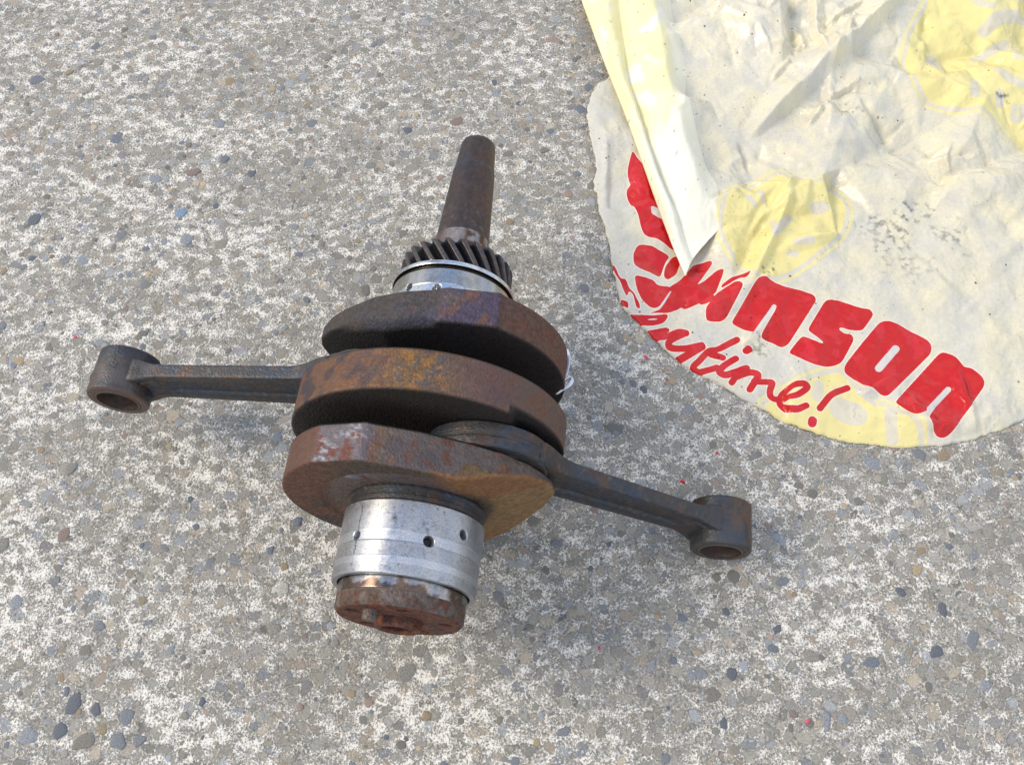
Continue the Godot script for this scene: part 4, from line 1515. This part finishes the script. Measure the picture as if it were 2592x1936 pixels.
func build_bag() -> void:
	crumple()
	var root := Node3D.new()
	root.name = "plastic_bag"
	root.position = Vector3(0.22, 0, -0.14)
	add_child(root)
	tag(root, "crumpled off-white plastic carrier bag printed with big red letters and pale yellow shapes", "bag")
	var film := bag_material()
	film.albedo_texture = bag_texture()
	film.transparency = BaseMaterial3D.TRANSPARENCY_ALPHA
	film.albedo_color = Color(1, 1, 1, 0.95)
	var wrinkle := simplex(0.021, 3, 81)
	wrinkle.fractal_type = FastNoiseLite.FRACTAL_RIDGED
	wrinkle.noise_type = FastNoiseLite.TYPE_SIMPLEX
	wrinkle.domain_warp_enabled = true
	wrinkle.domain_warp_amplitude = 22.0
	wrinkle.domain_warp_frequency = 0.02
	var calm := bytes(simplex(0.009, 2, 82), 1024, 1024)
	var lines := bytes(wrinkle, 1024, 1024)
	for i in lines.size():
		lines[i] = 128 + (lines[i] - 128) * clampi(calm[i] * 2 - 110, 30, 255) / 255
	film.heightmap_enabled = true
	film.heightmap_texture = ImageTexture.create_from_image(Image.create_from_data(1024, 1024, false, Image.FORMAT_L8, lines))
	film.heightmap_scale = 0.06
	# the large panel, a fan of rings from a point inside it out to its edge
	var rim := resample(pairs(BAG_OUTLINE), 900, true)
	for i in 900:                                   # an uneven hem
		rim[i] += rim[i].direction_to(Vector2(0.262, -0.175)) * (0.0012 * fbm.get_noise_2d(i * 0.045, 3.0) + 0.0007 * fine.get_noise_2d(i * 0.21, 8.0))
	var c := Vector2(0.262, -0.175)
	var rows := 230
	var p := PackedVector3Array()
	var uv := PackedVector2Array()
	for r in rows + 1:
		var t := pow(float(r) / rows, 0.72)
		for q in rim:
			var w := c + (q - c) * t
			var edge := (1.0 - t) * q.distance_to(c)
			var y := panel_y(w.x, w.y, edge)
			if r == rows:
				y = maxf(0.0003, y - 0.0010)
			p.append(Vector3(w.x, y, w.y) - root.position)
			uv.append(Vector2((w.x - BX) / BW, (w.y - BZ) / BH))
	var tint := func(q: Vector3) -> Color:
		var k := 0.97 + 0.06 * fbm.get_noise_2d(q.x * 45.0, q.z * 45.0)
		return Color(k, k, k)
	put("front_panel", grid(p, rows + 1, rim.size(), true, tint, uv, true), film, root)
	# the folded-over edge: its left side is a fold that stands off the ground, its right side runs down to the panel
	var n := 260
	var ed := resample(pairs(FLAP_EDGE), n, false)
	var va := resample(pairs(FLAP_VALLEY), n, false)
	var cr := resample(pairs(FLAP_CREASE), n, false)
	p = PackedVector3Array()
	var cols := 60
	for i in n:
		var t := float(i) / (n - 1)
		var tip := sm(1.0, 0.80, t)
		for j in cols + 6:
			var w: Vector2
			var y: float
			if j < 6:                                   # turned under
				var a := j / 6.0
				w = ed[i] + (cr[i] - ed[i]).normalized() * (0.010 * (1.0 - a) * (0.3 + 0.7 * tip) - 0.0008 * sin(a * PI))
				y = 0.0048 + 0.0022 * a
			else:
				var a := float(j - 6) / (cols - 1)
				if a < 0.40:
					w = ed[i].lerp(va[i], a / 0.40)
				else:
					w = va[i].lerp(cr[i] + Vector2(0.004 * tip, 0.0), (a - 0.40) / 0.60)
				var bulge := 0.0065 * sin(PI * minf(1.0, a / 0.40)) if a < 0.40 else 0.0085 * pow(sin(PI * (a - 0.40) / 0.60), 0.7)
				y = 0.0075 + 0.0060 * a * tip + bulge * (0.35 + 0.65 * tip) * (0.6 + 0.4 * sm(0.0, 0.3, t))
				y += (0.45 * relief_at(w.x, w.y) + 0.0012 * fbm.get_noise_2d(w.x * 55.0, w.y * 30.0)) * sm(0.0, 0.08, a) * sm(1.0, 0.94, a)
				if a > 0.72:
					var base := panel_y(w.x, w.y, 0.06) + 0.0004 - 0.0016 * sm(0.9, 1.0, a)
					y = lerpf(y, base, sm(0.72, 1.0, a) * tip)
			p.append(Vector3(w.x, y, w.y) - root.position)
	var back := bag_material()
	back.roughness = 0.5
	var shade := func(q: Vector3) -> Color:
		var x := q.x + 0.22
		var z := q.z - 0.14
		# the print on the other side of the film shows through as pale yellow
		var k := sm(-0.165, -0.225, z + 0.03 * fbm.get_noise_2d(x * 30.0, z * 30.0)) * sm(-0.22, 0.05, fbm.get_noise_2d(x * 34.0 + 5.0, z * 24.0) + 0.16)
		k = maxf(k, 0.75 * sm(0.006, 0.0, absf(x - (0.0930 + (z + 0.27) * 0.20))) * sm(-0.10, -0.16, z))
		var col := Color(0.80, 0.77, 0.62).lerp(Color(0.82, 0.74, 0.36), 0.8 * k)
		col = col.lerp(Color(0.82, 0.77, 0.60), 0.9 * sm(0.013, 0.003, fold_x[clampi(int((z - BZ) * 1000.0), 0, RH - 1)] - x))
		var dirt := sm(0.77, 0.80, fine.get_noise_3d(x * 330.0, 0.0, z * 330.0))
		return col.lerp(Color(0.12, 0.10, 0.06), 0.75 * dirt)
	put("folded_edge", grid(p, n, cols + 6, false, shade, PackedVector2Array(), true), back, root)


# ------------------------------------------------------------------ small things

func build_strip() -> void:
	var c := Curve3D.new()
	var pts := []
	for i in range(0, STRIP_PATH.size(), 3):
		pts.append(Vector3(STRIP_PATH[i], STRIP_PATH[i + 1], STRIP_PATH[i + 2]) / 10.0)
	for i in pts.size():
		var t: Vector3 = (pts[mini(i + 1, pts.size() - 1)] - pts[maxi(i - 1, 0)]) / 6.0
		c.add_point(pts[i], -t, t)
	c.bake_interval = 0.05
	var n := 90
	var p := PackedVector3Array()
	for k in n:
		var s := c.get_baked_length() * k / (n - 1)
		var q := c.sample_baked(s, true) / 100.0
		var d := (c.sample_baked(minf(s + 0.05, c.get_baked_length()), true) - c.sample_baked(maxf(s - 0.05, 0.0), true)).normalized()
		var side := d.cross(Vector3.UP).normalized().rotated(d, 0.9 * sin(k * 0.09))
		var up := side.cross(d)
		for j in 8:
			var a := TAU * j / 8
			p.append(q + side * 0.00105 * cos(a) + up * 0.00035 * sin(a))
	var m := StandardMaterial3D.new()
	m.resource_name = "pale plastic strip"
	m.albedo_color = Color(0.86, 0.88, 0.92)
	m.roughness = 0.35
	var o := put("plastic_strip", grid(p, n, 8, true, null), m, self)
	tag(o, "thin curled white plastic strip caught beside the dark crank web", "plastic strip")


func build_flecks() -> void:
	var say := ["small pink paint fleck above the connecting rod that is held off the ground", "pink fleck just below the bag's lower left edge", "tiny bright red fleck beside a long pinkish stone below the bag", "pale pink smudge of paint just above the tiny red fleck below the bag", "red and dark fleck above the rod that rests on the concrete", "small pink fleck between the resting small end and the bag", "bright pink paint fleck farthest from the crankshaft towards the near corner", "small red fleck on bare concrete between the flange and the resting small end"]
	var tone := [Color(0.86, 0.30, 0.42), Color(0.80, 0.16, 0.22), Color(0.72, 0.52, 0.50)]
	var rng := RandomNumberGenerator.new()
	rng.seed = 3
	for i in FLECKS.size():
		var q: Array = FLECKS[i]
		var p := PackedVector3Array()
		var rad := []
		for k in 9:
			rad.append(rng.randf_range(0.5, 1.0) * q[2] / 1000.0)
		for ring in [[0.0, 0.0006], [0.8, 0.0005], [1.0, 0.0001], [1.0, -0.0006]]:
			for k in 9:
				var a := TAU * k / 9
				p.append(Vector3(rad[k] * ring[0] * cos(a), ring[1] + rng.randf_range(0, 0.0002), rad[k] * ring[0] * sin(a) * 0.6))
		var m := StandardMaterial3D.new()
		m.resource_name = "paint fleck"
		m.albedo_color = tone[int(q[3])]
		m.roughness = 0.6
		var o := put("paint_fleck", grid(p, 4, 9, true, null, PackedVector2Array(), true), m, self)
		o.position = Vector3(q[0] / 1000.0, 0.0, q[1] / 1000.0)
		o.rotation.y = rng.randf() * TAU
		tag(o, say[i], "paint fleck", "flecks of pink and red paint on the concrete")
